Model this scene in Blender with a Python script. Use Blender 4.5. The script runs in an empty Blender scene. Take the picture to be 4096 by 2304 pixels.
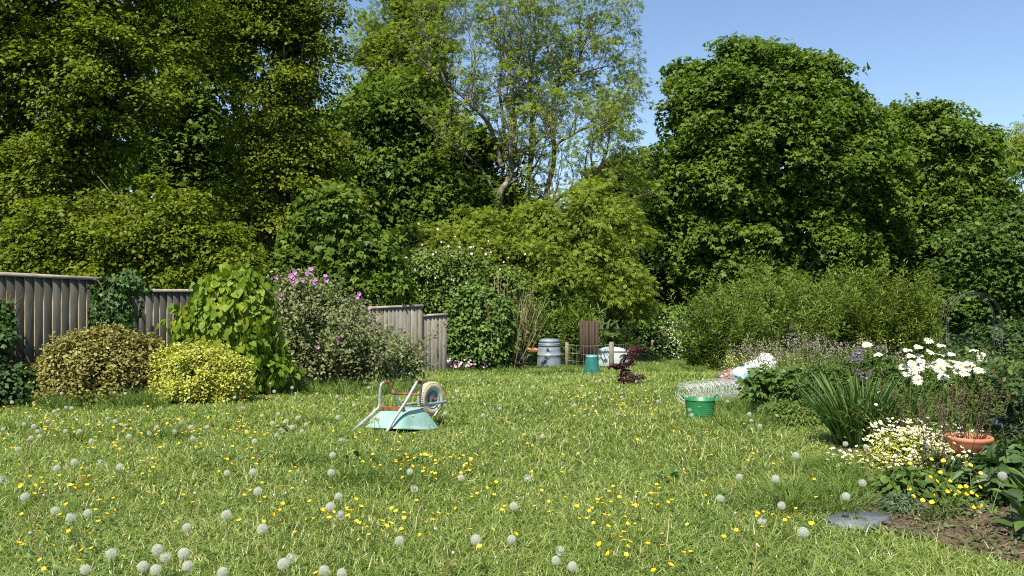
import bpy, math, random
import numpy as np
from mathutils import Vector, Matrix, Euler
R = np.random.default_rng(11); random.seed(5)
sc = bpy.context.scene; COL = sc.collection
# ---------------------------------------------------------------- camera, sky, sun, exposure
CH, FPX, HX, HY = 1.45, 3185.0, 2048.0, 1170.0          # eye height, focal length in photo pixels, horizon row
cd = bpy.data.cameras.new('camera'); cam = bpy.data.objects.new('camera', cd); COL.objects.link(cam)
cam.location = (0, 0, CH); cam.rotation_euler = (math.radians(90), 0, 0)
cd.sensor_width = 36; cd.lens = 36 * FPX / 4096; cd.shift_y = 18 / 4096; cd.clip_end = 2000; cd.clip_start = .05
sc.camera = cam
SUN_EL, SUN_DIR = math.radians(55), np.array([-.36, -.935])
SUN_DIR = SUN_DIR / np.linalg.norm(SUN_DIR)
w = bpy.data.worlds.new('World'); sc.world = w; w.use_nodes = True
nt = w.node_tree; bg = nt.nodes['Background']; sky = nt.nodes.new('ShaderNodeTexSky')
sky.sky_type = 'NISHITA'; sky.sun_disc = False; sky.sun_elevation = SUN_EL
sky.sun_rotation = math.atan2(SUN_DIR[0], SUN_DIR[1]); sky.air_density = 1.0; sky.dust_density = .4; sky.ozone_density = 2.6
nt.links.new(sky.outputs[0], bg.inputs[0]); bg.inputs[1].default_value = .1
sl = bpy.data.lights.new('sun', 'SUN'); sl.energy = 5.0; sl.angle = math.radians(.53); sl.color = (1, .93, .8)
so = bpy.data.objects.new('sun', sl); COL.objects.link(so)
sv = Vector((SUN_DIR[0] * math.cos(SUN_EL), SUN_DIR[1] * math.cos(SUN_EL), math.sin(SUN_EL)))
so.rotation_euler = sv.to_track_quat('Z', 'Y').to_euler(); so.location = sv * 40
vs = sc.view_settings; vs.view_transform = 'Standard'; vs.look = 'None'; vs.exposure = .85; vs.gamma = 1
cy = sc.cycles; cy.max_bounces = 6; cy.diffuse_bounces = 3; cy.glossy_bounces = 2; cy.transmission_bounces = 3
cy.use_denoising = False; cy.filter_width = 1.1; cy.use_adaptive_sampling = False
cy.caustics_reflective = False; cy.caustics_refractive = False
# ---------------------------------------------------------------- helpers
def gz(x, y):                                            # lawn height: level near the camera, falling away from it
    x = np.asarray(x, float); y = np.asarray(y, float)
    z = np.interp(y, [0, 7, 9, 12, 15, 18, 21, 24, 28, 45, 900], [0, 0, -.05, -.13, -.28, -.45, -.62, -.85, -.95, -1.1, -6])
    return z + .018 * np.sin(x * 1.1 + .6 * y) + .014 * np.sin(1.7 * y - .8 * x)
def at(px, py, d): return np.array([(px - HX) / FPX * d, d, CH - (py - HY) / FPX * d])
def gp(px, d, up=0.):
    x = (px - HX) / FPX * d
    return np.array([x, d, float(gz(x, d)) + up])
def depth_of(px, py, up=0.):                             # distance at which the sight line meets the lawn (plus a height)
    lo, hi = 1.5, 60.
    for _ in range(40):
        m = (lo + hi) / 2; x = (px - HX) / FPX * m
        if CH - (py - HY) / FPX * m > gz(x, m) + up: lo = m
        else: hi = m
    return lo
def nz(v): return v / np.maximum(np.linalg.norm(v, axis=-1, keepdims=True), 1e-9)
def vnoise(x, y, s=1., k=0.):
    x = x * s; y = y * s
    return (np.sin(1.3 * x + 2.1 * np.sin(.7 * y + k) + k) + np.sin(1.7 * y - 1.9 * np.sin(.9 * x + 1.3 + k)) + np.sin(2.9 * x - 2.3 * y + k * 2) * .6) / 2.6
class MB:
    def __init__(s): s.V, s.F, s.T, s.M, s.n = [], [], [], [], 0
    def add(s, v, f, t=.5, m=0):
        v = np.asarray(v, float).reshape(-1, 3); f = np.asarray(f, int).reshape(-1, 3)
        s.V.append(v); s.F.append(f + s.n); s.n += len(v)
        s.T.append(np.broadcast_to(np.asarray(t, float), (len(f),))); s.M.append(np.full(len(f), m)); return s
    def data(s, name, mats, smooth=False):
        me = bpy.data.meshes.new(name); V = np.concatenate(s.V); F = np.concatenate(s.F)
        me.vertices.add(len(V)); me.vertices.foreach_set('co', V.astype('f4').ravel())
        me.loops.add(F.size); me.loops.foreach_set('vertex_index', F.astype('i4').ravel())
        me.polygons.add(len(F)); me.polygons.foreach_set('loop_start', np.arange(0, F.size, 3, dtype='i4'))
        me.polygons.foreach_set('material_index', np.concatenate(s.M).astype('i4'))
        if smooth: me.polygons.foreach_set('use_smooth', np.ones(len(F), bool))
        a = me.attributes.new('tint', 'FLOAT', 'FACE'); a.data.foreach_set('value', np.concatenate(s.T).astype('f4'))
        me.update(calc_edges=True)
        for m in (mats if isinstance(mats, (list, tuple)) else [mats]): me.materials.append(m)
        return me
    def build(s, name, mats, parent=None, smooth=False, loc=None):
        return link(name, s.data(name, mats, smooth), parent, loc)
def link(name, me, parent=None, loc=None, rot=None, scale=None):
    o = bpy.data.objects.new(name, me); COL.objects.link(o)
    if parent is not None:
        o.parent = parent
        if loc is None and rot is None and scale is None:      # mesh given in world space: keep it there
            o.matrix_parent_inverse = Matrix.Translation(parent.location).inverted() if parent.rotation_euler == Euler((0, 0, 0)) else parent.matrix_basis.inverted()
    if loc is not None: o.location = loc
    if rot is not None: o.rotation_euler = rot
    if scale is not None: o.scale = (scale,) * 3 if isinstance(scale, (int, float)) else scale
    return o
def tag(o, label, cat, group=None, kind=None):
    o['label'] = label
    if cat: o['category'] = cat
    if group: o['group'] = group
    if kind: o['kind'] = kind
    return o
def thing(name, label, cat, loc, group=None):
    o = bpy.data.objects.new(name, None); COL.objects.link(o); o.location = loc; o.empty_display_size = .1
    return tag(o, label, cat, group)
def frames(a, n):
    a = nz(a); b = nz(np.cross(n, a)); return a, b, np.cross(a, b)
LEAF = {  # leaf outlines (across, along, out of plane) and their faces
 'kite': ([(0,0,0),(.36,.45,.08),(0,1,-.06),(-.36,.45,.08)], [(0,1,2),(0,2,3)]),
 'oval': ([(0,0,0),(.24,.22,.06),(.27,.6,.06),(0,1,-.08),(-.27,.6,.06),(-.24,.22,.06),(0,.5,0)], [(0,1,6),(1,2,6),(2,3,6),(3,4,6),(4,5,6),(5,0,6)]),
 'lance': ([(0,0,0),(.12,.4,.03),(0,1,-.12),(-.12,.4,.03)], [(0,1,2),(0,2,3)]),
 'lobed': ([(0,.1,0),(.42,.12,.0),(.52,.52,-.06),(.2,.52,.05),(0,1,-.1),(-.2,.52,.05),(-.52,.52,-.06),(-.42,.12,0)], [(0,1,2),(0,2,3),(0,3,4),(0,4,5),(0,5,6),(0,6,7)]),
 'heart': ([(0,.08,0),(.25,-.04,.05),(.46,.22,.08),(.38,.55,.05),(0,1,-.12),(-.38,.55,.05),(-.46,.22,.08),(-.25,-.04,.05),(0,.5,-.02)],
           [(0,1,8),(1,2,8),(2,3,8),(3,4,8),(4,5,8),(5,6,8),(6,7,8),(7,0,8)]),
}
def pinnate(n=4, wl=.3, ww=.075):
    V, F = [], []
    def lf(bx, by, dx, dy, L):
        k = len(V); nx, ny = -dy, dx
        V.extend([(bx,by,0),(bx+dx*L*.45+nx*ww,by+dy*L*.45+ny*ww,.03),(bx+dx*L,by+dy*L,-.06),(bx+dx*L*.45-nx*ww,by+dy*L*.45-ny*ww,.03)])
        F.extend([(k,k+1,k+2),(k,k+2,k+3)])
    for i in range(n):
        y = .18 + .6 * i / n
        for s in (-1, 1): lf(0, y, s * .8, .6, wl)
    lf(0, .72, 0, 1, wl); return V, F
LEAF['ash'] = pinnate(3, .36, .085)
def leaves(mb, P, A, N, size, shape, tint=None, m=0):
    V, F = LEAF[shape]; V = np.array(V); F = np.array(F); n = len(P)
    if n == 0: return
    a, b, c = frames(A, N); size = np.broadcast_to(size, (n,))
    W = P[:, None, :] + size[:, None, None] * (V[None, :, 0:1] * b[:, None] + V[None, :, 1:2] * a[:, None] + V[None, :, 2:3] * c[:, None])
    FF = F[None] + (np.arange(n) * len(V))[:, None, None]
    if tint is None: tint = np.clip(.5 + .22 * R.standard_normal(n), 0, 1)
    mb.add(W.reshape(-1, 3), FF.reshape(-1, 3), np.repeat(tint, len(F)), m)
def tubes(mb, lines, radii, sides=5, tint=.5, m=0, caps=False):
    for L, r in zip(lines, radii):
        L = np.asarray(L, float); k = len(L); r = np.broadcast_to(np.asarray(r, float), (k,))
        t = nz(np.gradient(L, axis=0)); ref = np.array([0, 0, 1.]) if abs(t[:, 2]).mean() < .8 else np.array([1., 0, 0])
        b = nz(np.cross(t, ref)); c = np.cross(t, b); th = np.arange(sides) * 2 * math.pi / sides
        ring = L[:, None] + r[:, None, None] * (np.cos(th)[None, :, None] * b[:, None] + np.sin(th)[None, :, None] * c[:, None])
        i = np.arange(k - 1)[:, None] * sides; j = np.arange(sides)[None]; j2 = (j + 1) % sides
        f = np.stack([np.stack([i + j, i + j2, i + sides + j2], -1), np.stack([i + j, i + sides + j2, i + sides + j], -1)], 2).reshape(-1, 3)
        V = ring.reshape(-1, 3)
        if caps:
            V = np.concatenate([V, L[:1], L[-1:]]); q = np.arange(sides); e = (k - 1) * sides
            f = np.concatenate([f, np.stack([q * 0 + k * sides, (q + 1) % sides, q], -1), np.stack([q * 0 + k * sides + 1, e + q, e + (q + 1) % sides], -1)])
        mb.add(V, f, tint, m)
def smooth_line(pts, n=24):                              # Catmull-Rom through the points
    P = np.asarray(pts, float); P = np.concatenate([[2 * P[0] - P[1]], P, [2 * P[-1] - P[-2]]]); out = []
    for s in np.linspace(0, len(P) - 3 - 1e-6, n):
        i = int(s); t = s - i; a, b, c, d = P[i:i + 4]
        out.append(.5 * (2 * b + (c - a) * t + (2 * a - 5 * b + 4 * c - d) * t * t + (3 * b - a - 3 * c + d) * t ** 3))
    return np.array(out)
def lathe(mb, prof, seg=40, c=(0, 0, 0), tint=.5, m=0, M=None):
    prof = np.array(prof, float); k = len(prof); th = np.arange(seg) * 2 * math.pi / seg
    V = np.stack([prof[:, 0:1] * np.cos(th), prof[:, 0:1] * np.sin(th), np.repeat(prof[:, 1:2], seg, 1)], -1).reshape(-1, 3)
    if M is not None: V = V @ np.array(M).T
    i = np.arange(k - 1)[:, None] * seg; j = np.arange(seg)[None]; j2 = (j + 1) % seg
    f = np.stack([np.stack([i + j, i + j2, i + seg + j2], -1), np.stack([i + j, i + seg + j2, i + seg + j], -1)], 2).reshape(-1, 3)
    mb.add(V + np.array(c), f, tint, m)
def box(mb, c, h, M=None, tint=.5, m=0, bev=.0):
    hx, hy, hz = h; V = []
    b = min(bev, hx * .9, hy * .9, hz * .9)
    if b <= 0:
        V = np.array([(x, y, z) for x in (-hx, hx) for y in (-hy, hy) for z in (-hz, hz)])
        F = [(0,1,3),(0,3,2),(4,6,7),(4,7,5),(0,4,5),(0,5,1),(2,3,7),(2,7,6),(0,2,6),(0,6,4),(1,5,7),(1,7,3)]
    else:
        bm = __import__('bmesh').new(); __import__('bmesh').ops.create_cube(bm, size=2)
        for v in bm.verts: v.co = (v.co.x * hx, v.co.y * hy, v.co.z * hz)
        __import__('bmesh').ops.bevel(bm, geom=bm.edges[:], offset=b, segments=2, affect='EDGES', profile=.5)
        __import__('bmesh').ops.triangulate(bm, faces=bm.faces[:]); bm.verts.index_update()
        V = np.array([v.co[:] for v in bm.verts]); F = [[v.index for v in f.verts] for f in bm.faces]; bm.free()
    if M is not None: V = V @ np.array(M).T
    mb.add(V + np.array(c), F, tint, m)
# ---------------------------------------------------------------- materials
def mat_nodes(name):
    m = bpy.data.materials.new(name); m.use_nodes = True; t = m.node_tree
    return m, t, t.nodes['Principled BSDF'], t.nodes['Material Output']
def ramp(t, fac, cols):
    r = t.nodes.new('ShaderNodeValToRGB'); e = r.color_ramp.elements
    pos = np.linspace(0, 1, len(cols))
    while len(e) < len(cols): e.new(.5)
    for i, c in enumerate(cols): e[i].position = pos[i]; e[i].color = (*c, 1)
    t.links.new(fac, r.inputs[0]); return r.outputs[0]
def leaf_mat(name, cols, trans=.3, rough=.5, spec=.22, patch=0., scale=1.):
    m, t, p, out = mat_nodes(name)
    a = t.nodes.new('ShaderNodeAttribute'); a.attribute_name = 'tint'; fac = a.outputs['Fac']
    if patch:
        tc = t.nodes.new('ShaderNodeTexCoord'); n = t.nodes.new('ShaderNodeTexNoise'); n.inputs['Scale'].default_value = scale; n.inputs['Detail'].default_value = 3
        t.links.new(tc.outputs['Object'], n.inputs['Vector'])
        mm = t.nodes.new('ShaderNodeMath'); mm.operation = 'MULTIPLY_ADD'; mm.inputs[1].default_value = patch; mm.inputs[2].default_value = -patch * .5
        t.links.new(n.outputs['Fac'], mm.inputs[0]); ad = t.nodes.new('ShaderNodeMath'); ad.operation = 'ADD'; ad.use_clamp = True
        t.links.new(mm.outputs[0], ad.inputs[0]); t.links.new(fac, ad.inputs[1]); fac = ad.outputs[0]
    c = ramp(t, fac, cols); t.links.new(c, p.inputs['Base Color'])
    p.inputs['Roughness'].default_value = rough; p.inputs['Specular IOR Level'].default_value = spec
    if trans:
        tr = t.nodes.new('ShaderNodeBsdfTranslucent'); mul = t.nodes.new('ShaderNodeMix'); mul.data_type = 'RGBA'; mul.blend_type = 'MULTIPLY'
        mul.inputs['Factor'].default_value = 1; mul.inputs[7].default_value = (1.12, 1.28, .5, 1); t.links.new(c, mul.inputs[6]); t.links.new(mul.outputs[2], tr.inputs['Color'])
        mx = t.nodes.new('ShaderNodeMixShader'); mx.inputs[0].default_value = trans
        t.links.new(p.outputs[0], mx.inputs[1]); t.links.new(tr.outputs[0], mx.inputs[2]); t.links.new(mx.outputs[0], out.inputs['Surface'])
    return m
def mat(name, cols, rough=.6, scale=6., stretch=(1, 1, 1), metal=0., bump=.0, spec=.5, use_tint=0., detail=5.):
    m, t, p, out = mat_nodes(name)
    tc = t.nodes.new('ShaderNodeTexCoord'); mp = t.nodes.new('ShaderNodeMapping'); mp.inputs['Scale'].default_value = stretch
    t.links.new(tc.outputs['Object'], mp.inputs['Vector']); n = t.nodes.new('ShaderNodeTexNoise'); n.inputs['Scale'].default_value = scale; n.inputs['Detail'].default_value = detail; n.inputs['Roughness'].default_value = .65
    t.links.new(mp.outputs[0], n.inputs['Vector']); fac = n.outputs['Fac']
    st = t.nodes.new('ShaderNodeMapRange'); st.inputs[1].default_value = .28; st.inputs[2].default_value = .72; t.links.new(fac, st.inputs[0]); fac = st.outputs[0]
    if use_tint:
        a = t.nodes.new('ShaderNodeAttribute'); a.attribute_name = 'tint'; mx = t.nodes.new('ShaderNodeMix'); mx.inputs[0].default_value = use_tint
        t.links.new(fac, mx.inputs[2]); t.links.new(a.outputs['Fac'], mx.inputs[3]); fac = mx.outputs[0]
    t.links.new(ramp(t, fac, cols), p.inputs['Base Color'])
    p.inputs['Roughness'].default_value = rough; p.inputs['Metallic'].default_value = metal; p.inputs['Specular IOR Level'].default_value = spec
    if bump:
        b = t.nodes.new('ShaderNodeBump'); b.inputs['Strength'].default_value = bump; b.inputs['Distance'].default_value = .02
        t.links.new(n.outputs['Fac'], b.inputs['Height']); t.links.new(b.outputs[0], p.inputs['Normal'])
    return m
HORN = leaf_mat('hornbeam_leaf', [(.05,.078,.005),(.135,.178,.012),(.235,.265,.022)], .42, patch=.5, scale=.5)
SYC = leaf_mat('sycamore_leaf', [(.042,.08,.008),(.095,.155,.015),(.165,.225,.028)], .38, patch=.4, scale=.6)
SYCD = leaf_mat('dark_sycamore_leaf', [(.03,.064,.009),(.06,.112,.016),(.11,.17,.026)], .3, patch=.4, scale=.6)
ASHM = leaf_mat('ash_leaf', [(.1,.145,.014),(.19,.25,.026),(.3,.35,.05)], .42, patch=.5, scale=.7)
WIL = leaf_mat('willow_leaf', [(.075,.13,.018),(.145,.215,.032),(.25,.31,.085)], .38, patch=.4, scale=.8)
LAV = leaf_mat('lavatera_leaf', [(.095,.12,.04),(.17,.2,.08),(.28,.31,.15)], .25, rough=.6)
LAUR = leaf_mat('laurel_leaf', [(.045,.1,.018),(.095,.165,.03),(.17,.24,.055)],   .2, rough=.45, spec=.25)
IVY = leaf_mat('ivy_leaf', [(.018,.05,.012),(.045,.1,.02),(.11,.18,.04)], .15, rough=.45, spec=.25)
BRONZE = leaf_mat('bronze_leaf', [(.1,.075,.024),(.2,.185,.042),(.34,.335,.1)], .15, patch=.8, scale=2.2)
GOLD = leaf_mat('golden_leaf', [(.23,.25,.03),(.38,.39,.055),(.53,.52,.15)], .25)
LIME = leaf_mat('lime_leaf', [(.085,.15,.012),(.16,.24,.018),(.3,.34,.028)], .35, patch=.5, scale=1.6)
NETT = leaf_mat('nettle_leaf', [(.025,.055,.015),(.05,.095,.025),(.09,.14,.045)], .2)
BORD = leaf_mat('border_leaf', [(.035,.075,.015),(.075,.13,.025),(.14,.2,.045)], .25)
BORDY = leaf_mat('border_leaf_light', [(.07,.12,.02),(.13,.19,.035),(.22,.28,.06)], .3)
IRIS = leaf_mat('iris_leaf', [(.03,.075,.02),(.065,.13,.03),(.17,.24,.05)], .25, rough=.4)
GREY = leaf_mat('grey_green_leaf', [(.06,.1,.05),(.1,.155,.075),(.16,.22,.12)], .2)
MAPLE = leaf_mat('purple_leaf', [(.035,.012,.016),(.085,.028,.04),(.16,.065,.085)], .3)
EGGF = leaf_mat('egg_plant_leaf', [(.14,.2,.02),(.3,.34,.025),(.5,.46,.03)], .25)
GRASS = leaf_mat('grass_blade', [(.085,.15,.028),(.21,.29,.06),(.36,.42,.12),(.6,.57,.3)], .45, rough=.35, spec=.5, patch=.42, scale=.55)
TUFT = leaf_mat('tuft_blade', [(.05,.1,.018),(.105,.175,.035),(.2,.26,.07)], .36)
STRAW = leaf_mat('straw', [(.2,.15,.08),(.36,.28,.15),(.52,.43,.27)], .15)
DEAD = leaf_mat('dead_stalk', [(.06,.035,.024),(.11,.07,.045),(.19,.13,.085)], .05)
STEM = leaf_mat('green_stem', [(.07,.11,.025),(.13,.18,.04),(.2,.19,.08)], .1)
RSTEM = leaf_mat('brown_stem', [(.09,.05,.035),(.16,.11,.05),(.22,.22,.07)], .1)
PAP = leaf_mat('dandelion_fluff', [(.48,.48,.46),(.58,.58,.57),(.68,.68,.67)], .35, rough=.7, spec=.1)
SEED = leaf_mat('dandelion_seed', [(.16,.12,.07),(.25,.2,.12),(.35,.3,.2)], 0)
YEL = leaf_mat('buttercup_petal', [(.72,.4,.01),(.84,.52,.01),(.92,.64,.02)], .2, rough=.25, spec=.5)
WHITE = leaf_mat('white_petal', [(.72,.72,.7),(.82,.82,.8),(.86,.86,.85)], .25, rough=.6, spec=.2)
DISC = leaf_mat('flower_disc', [(.6,.3,.01),(.75,.42,.01),(.8,.5,.02)], 0, rough=.8)
CREAM = leaf_mat('yellow_centre', [(.75,.6,.03),(.82,.68,.05),(.85,.76,.16)], .2)
MAUVE = leaf_mat('mallow_petal', [(.3,.11,.32),(.45,.2,.46),(.6,.34,.6)], .25)
PINK = leaf_mat('pink_petal', [(.5,.24,.4),(.66,.38,.55),(.78,.58,.7)], .25)
BLUSH = leaf_mat('blush_petal', [(.6,.4,.44),(.7,.54,.57),(.78,.68,.7)], .25)
LILAC = leaf_mat('lilac_petal', [(.42,.3,.52),(.56,.43,.66),(.7,.6,.78)], .25)
BARK = mat('bark', [(.035,.028,.02),(.09,.075,.055),(.2,.18,.14)], .9, 7, (1, 1, .3), bump=.6)
PALEB = mat('pale_bark', [(.035,.03,.022),(.12,.105,.08),(.34,.31,.25)], .85, 4.5, (1, 1, .6), bump=.4)
# ---------------------------------------------------------------- ground
xs = np.concatenate([-np.geomspace(800, 13, 22), np.linspace(-12, 12, 97), np.geomspace(13, 800, 22)])
ys = np.concatenate([[-60, -20, -6], np.linspace(-2, 32, 137), np.geomspace(34, 1500, 24)])
X, Y = np.meshgrid(xs, ys); V = np.stack([X, Y, gz(X, Y)], -1).reshape(-1, 3); nx = len(xs)
i, j = np.meshgrid(np.arange(len(ys) - 1), np.arange(nx - 1), indexing='ij'); q = (i * nx + j).ravel()
F = np.concatenate([np.stack([q, q + 1, q + nx + 1], -1), np.stack([q, q + nx + 1, q + nx], -1)])
EARTH = mat('turf', [(.025,.035,.01),(.06,.08,.018),(.1,.12,.03)], .95, 3, bump=.3, spec=.1)
g = MB().add(V, F).build('ground', EARTH, smooth=True); g['kind'] = 'structure'; g['label'] = 'lawn ground sloping gently away from the viewer'
BED = np.array([gp(p, d)[:2] for p, d in ((3330,5.5),(3360,5.05),(3480,4.88),(3800,4.55),(4096,4.25),(4500,4.0),(5200,4.0),(5200,8.8),(3900,9.5),(3500,8.6),(3330,7.1),(3560,5.9))])
def inpoly(x, y, P):
    c = np.zeros(np.shape(x), bool); n = len(P)
    for k in range(n):
        (x1, y1), (x2, y2) = P[k], P[(k + 1) % n]
        c ^= ((y1 > y) != (y2 > y)) & (x < (x2 - x1) * (y - y1) / (y2 - y1 + 1e-12) + x1)
    return c
SOIL = mat('soil', [(.035,.024,.016),(.09,.066,.046),(.2,.155,.115)], .95, 30, bump=1., spec=.1)
gx, gy = np.meshgrid(np.linspace(2.0, 5.6, 130), np.linspace(3.9, 9.5, 160)); ins = inpoly(gx, gy, BED)
zz = gz(gx, gy) + .012 + .03 * np.clip(vnoise(gx, gy, 7), -.6, 1) * .5 + .012 * R.standard_normal(gx.shape) * .5
ii, jj = np.where(ins[:-1, :-1] & ins[1:, :-1] & ins[:-1, 1:] & ins[1:, 1:]); q = ii * 130 + jj
F = np.concatenate([np.stack([q, q + 1, q + 131], -1), np.stack([q, q + 131, q + 130], -1)])
s = MB().add(np.stack([gx, gy, zz], -1).reshape(-1, 3), F).build('soil', SOIL, smooth=True); s['kind'] = 'structure'; s['label'] = 'bare brown soil of the flower border'
hx = np.linspace(-500, 500, 160); hz = 3 + 8 * (vnoise(hx, hx * 0, .012) + .8) + 1.5 * vnoise(hx, hx * 0, .09)
V = np.concatenate([np.stack([hx, hx * 0 + 420, hx * 0 - 9], -1), np.stack([hx, hx * 0 + 470, hz], -1), np.stack([hx, hx * 0 + 620, hz * .2 - 6], -1)])
q = np.arange(159); F = np.concatenate([np.stack([q + o, q + o + 1, q + o + 161], -1) for o in (0, 160)] + [np.stack([q + o, q + o + 161, q + o + 160], -1) for o in (0, 160)])
h = MB().add(V, F).build('hills', mat('far_field', [(.05,.09,.03),(.09,.14,.05),(.14,.18,.07)], .95, .03), smooth=True); h['kind'] = 'structure'; h['label'] = 'low green hills far beyond the trees'
# ---------------------------------------------------------------- foliage builders
def lobes_px(L, d, squash=.8):
    out = []
    for t in L:
        px, py, rx, ry = t[:4]; dd = d + (t[4] if len(t) > 4 else 0)
        out.append(np.concatenate([at(px, py, dd), [rx * dd / FPX, rx * dd / FPX * squash, ry * dd / FPX]]))
    return np.array(out)
def shell(lobes, n, rmin=.72, front=.75, inner=.55, rmax=1.1):
    Cs, Os = [], []; area = (lobes[:, 3] * lobes[:, 5]) ; p = area / area.sum()
    got = 0
    while got < n:
        k = R.choice(len(lobes), n * 2, p=p); u = nz(R.standard_normal((n * 2, 3)))
        fl = (u[:, 1] > .35) & (R.random(n * 2) < front); u[fl, 1] *= -1
        u[:, 2] = np.where((u[:, 2] < -.5) & (R.random(n * 2) < .5), -u[:, 2], u[:, 2])
        r = rmin + (rmax - rmin) * R.random(n * 2) ** .7
        L = lobes[k]; c = L[:, :3] + u * L[:, 3:] * r[:, None]
        ok = np.ones(n * 2, bool)
        for Lq in lobes: ok &= (((c - Lq[:3]) / Lq[3:]) ** 2).sum(1) > inner ** 2
        c = c[ok]; o = nz(u[ok] / L[ok, 3:]); Cs.append(c); Os.append(o); got += len(c)
    return np.concatenate(Cs)[:n], np.concatenate(Os)[:n]
def spray(mb, C, O, m, rad, flat, size, shape, up=.6, jit=.45, droop=.35, stretch=1.35, tj=.2, mt=0, ldroop=.35):
    S = len(C); k = np.repeat(np.arange(S), m); n = S * m
    N = nz(up * np.array([0, 0, 1.]) + (1 - up) * O + .12 * R.standard_normal((S, 3)))
    e1 = nz(O - N * (O * N).sum(1, keepdims=True) + 1e-4 * R.standard_normal((S, 3))); e2 = np.cross(N, e1)
    rr = rad * R.uniform(.65, 1.35, S); th = R.random(n) * 2 * math.pi; r = np.sqrt(R.random(n)); q = rr[k] * r
    ct, st = np.cos(th), np.sin(th)
    P = C[k] + e1[k] * (q * ct * stretch)[:, None] + e2[k] * (q * st)[:, None] + N[k] * (flat * rr[k] * R.standard_normal(n) * .5 - droop * q * r)[:, None]
    A = e1[k] * (ct + .5)[:, None] + e2[k] * st[:, None] + jit * R.standard_normal((n, 3)); A[:, 2] -= ldroop
    NN = nz(N[k] + jit * R.standard_normal((n, 3)))
    t0 = np.clip(.5 + .1 * R.standard_normal(S), .1, .9)
    leaves(mb, P, A, NN, size * R.uniform(.7, 1.25, n), shape, np.clip(t0[k] + tj * R.standard_normal(n), 0, 1), mt)
def crown(mb, lobes, nb, brad, ns, m, rad, size, shape, fill=.18, front=.75, flat=.3, up=.6, rmin=.72, bvert=.55, jit=.45, droop=.35, inner=.55, fsize=1.9, ldroop=.35, rmax=1.1):
    Cb, Ob = shell(lobes, nb, rmin, front, inner, rmax)
    k = np.repeat(np.arange(nb), ns); u = nz(R.standard_normal((nb * ns, 3))) * (R.random((nb * ns, 1)) ** .4)
    br = brad * R.uniform(.6, 1.3, nb)[k][:, None]
    C = Cb[k] + u * br * np.array([1, 1, bvert]); O = nz(.6 * Ob[k] + .7 * u)
    spray(mb, C, O, m, rad, flat, size, shape, up, jit, droop, ldroop=ldroop)
    if fill:                                              # leaves deeper inside the crown
        nf = int(nb * ns * m * fill); kk = R.choice(len(lobes), nf, p=lobes[:, 3] * lobes[:, 5] / (lobes[:, 3] * lobes[:, 5]).sum())
        u = nz(R.standard_normal((nf, 3))) * (R.random((nf, 1)) ** .5) * .6
        leaves(mb, lobes[kk, :3] + u * lobes[kk, 3:], R.standard_normal((nf, 3)), R.standard_normal((nf, 3)) + np.array([0, -.3, .6]), size * fsize * R.uniform(.7, 1.2, nf), 'kite', np.clip(.3 + .2 * R.standard_normal(nf), 0, 1))
    return Cb, Ob
def limbs(mb, base, top, targets, r0, wob=.25, nlimb=30, rl=.28):
    base = np.array(base); top = np.array(top); n = 12; t = np.linspace(0, 1, n)[:, None]
    tr = base + (top - base) * t; tr[1:-1, :2] += wob * .4 * R.standard_normal((n - 2, 2))
    tr = smooth_line(tr[::2], 16); rad = r0 * (1 - .82 * np.linspace(0, 1, 16)); rad[0] *= 1.25; tubes(mb, [tr], [rad], 9)
    for T in targets[R.permutation(len(targets))[:nlimb]]:
        h = np.clip((T[2] - base[2]) / (top[2] - base[2]) - R.uniform(.15, .35), .12, .9); i = int(h * 15); s = tr[i]
        mid = s + (T - s) * .5 + np.array([0, 0, -.08 * np.linalg.norm(T - s)]) + wob * .4 * R.standard_normal(3)
        L = smooth_line([s, mid, T], 9); tubes(mb, [L], [np.linspace(rad[i] * rl * 1.6, .008, 9)], 5)
def tree(name, label, cat, L, d, base_px, mt, barkm, r0, top=None, group=None, nl=34, squash=.8, **kw):
    lob = lobes_px(L, d, squash); b = gp(base_px, d, -.1); root = thing(name, label, cat, b, group)
    mb = MB(); Cb, Ob = crown(mb, lob, **kw); mb.build('crown', mt, root)
    tb = MB(); tt = np.array([b[0], d, b[2] + .78 * (lob[:, 2].max() - b[2])]) if top is None else top
    limbs(tb, b, tt, Cb, r0, nlimb=nl); tb.build('trunk', barkm, root, smooth=True); return root
# ---------------------------------------------------------------- trees
TG = 'trees behind the garden'
HB = dict(bvert=.45, rmin=.5, rmax=1.2, fill=.1, droop=.5)
SB = dict(rmin=.68, fill=.1, bvert=.6, droop=.6)
tree('hornbeam_tree', 'large dense yellow-green tree filling the left end of the tree line behind the fence', 'tree',
     [(60,150,400,280),(400,400,330,280),(40,580,360,260),(440,60,330,240),(-380,400,340,480),(330,640,260,200),(-250,880,300,220)], 19, 220, HORN, BARK, .32, group=TG, nb=190, brad=.75, ns=14, m=34, rad=.34, size=.105, shape='kite', flat=.2, up=.75, **HB)
tree('sycamore_tree', 'mid green lobed-leaved tree standing between the two yellow-green trees', 'tree',
     [(760,230,210,290),(790,540,220,240),(850,20,190,190),(740,790,190,160)], 24, 760, SYC, BARK, .3, group=TG, nb=90, brad=.85, ns=11, m=24, rad=.38, size=.155, shape='lobed', up=.62, **SB)
tree('hornbeam_tree', 'tall yellow-green tree with an upright narrow crown beside the open patch of sky', 'tree',
     [(1180,150,200,330),(1150,480,215,280),(1210,740,190,200),(1060,900,220,160),(1000,60,190,200)], 21.5, 1160, HORN, BARK, .28, group=TG, nb=115, brad=.75, ns=14, m=32, rad=.34, size=.105, shape='kite', flat=.2, up=.75, **HB)
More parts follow.
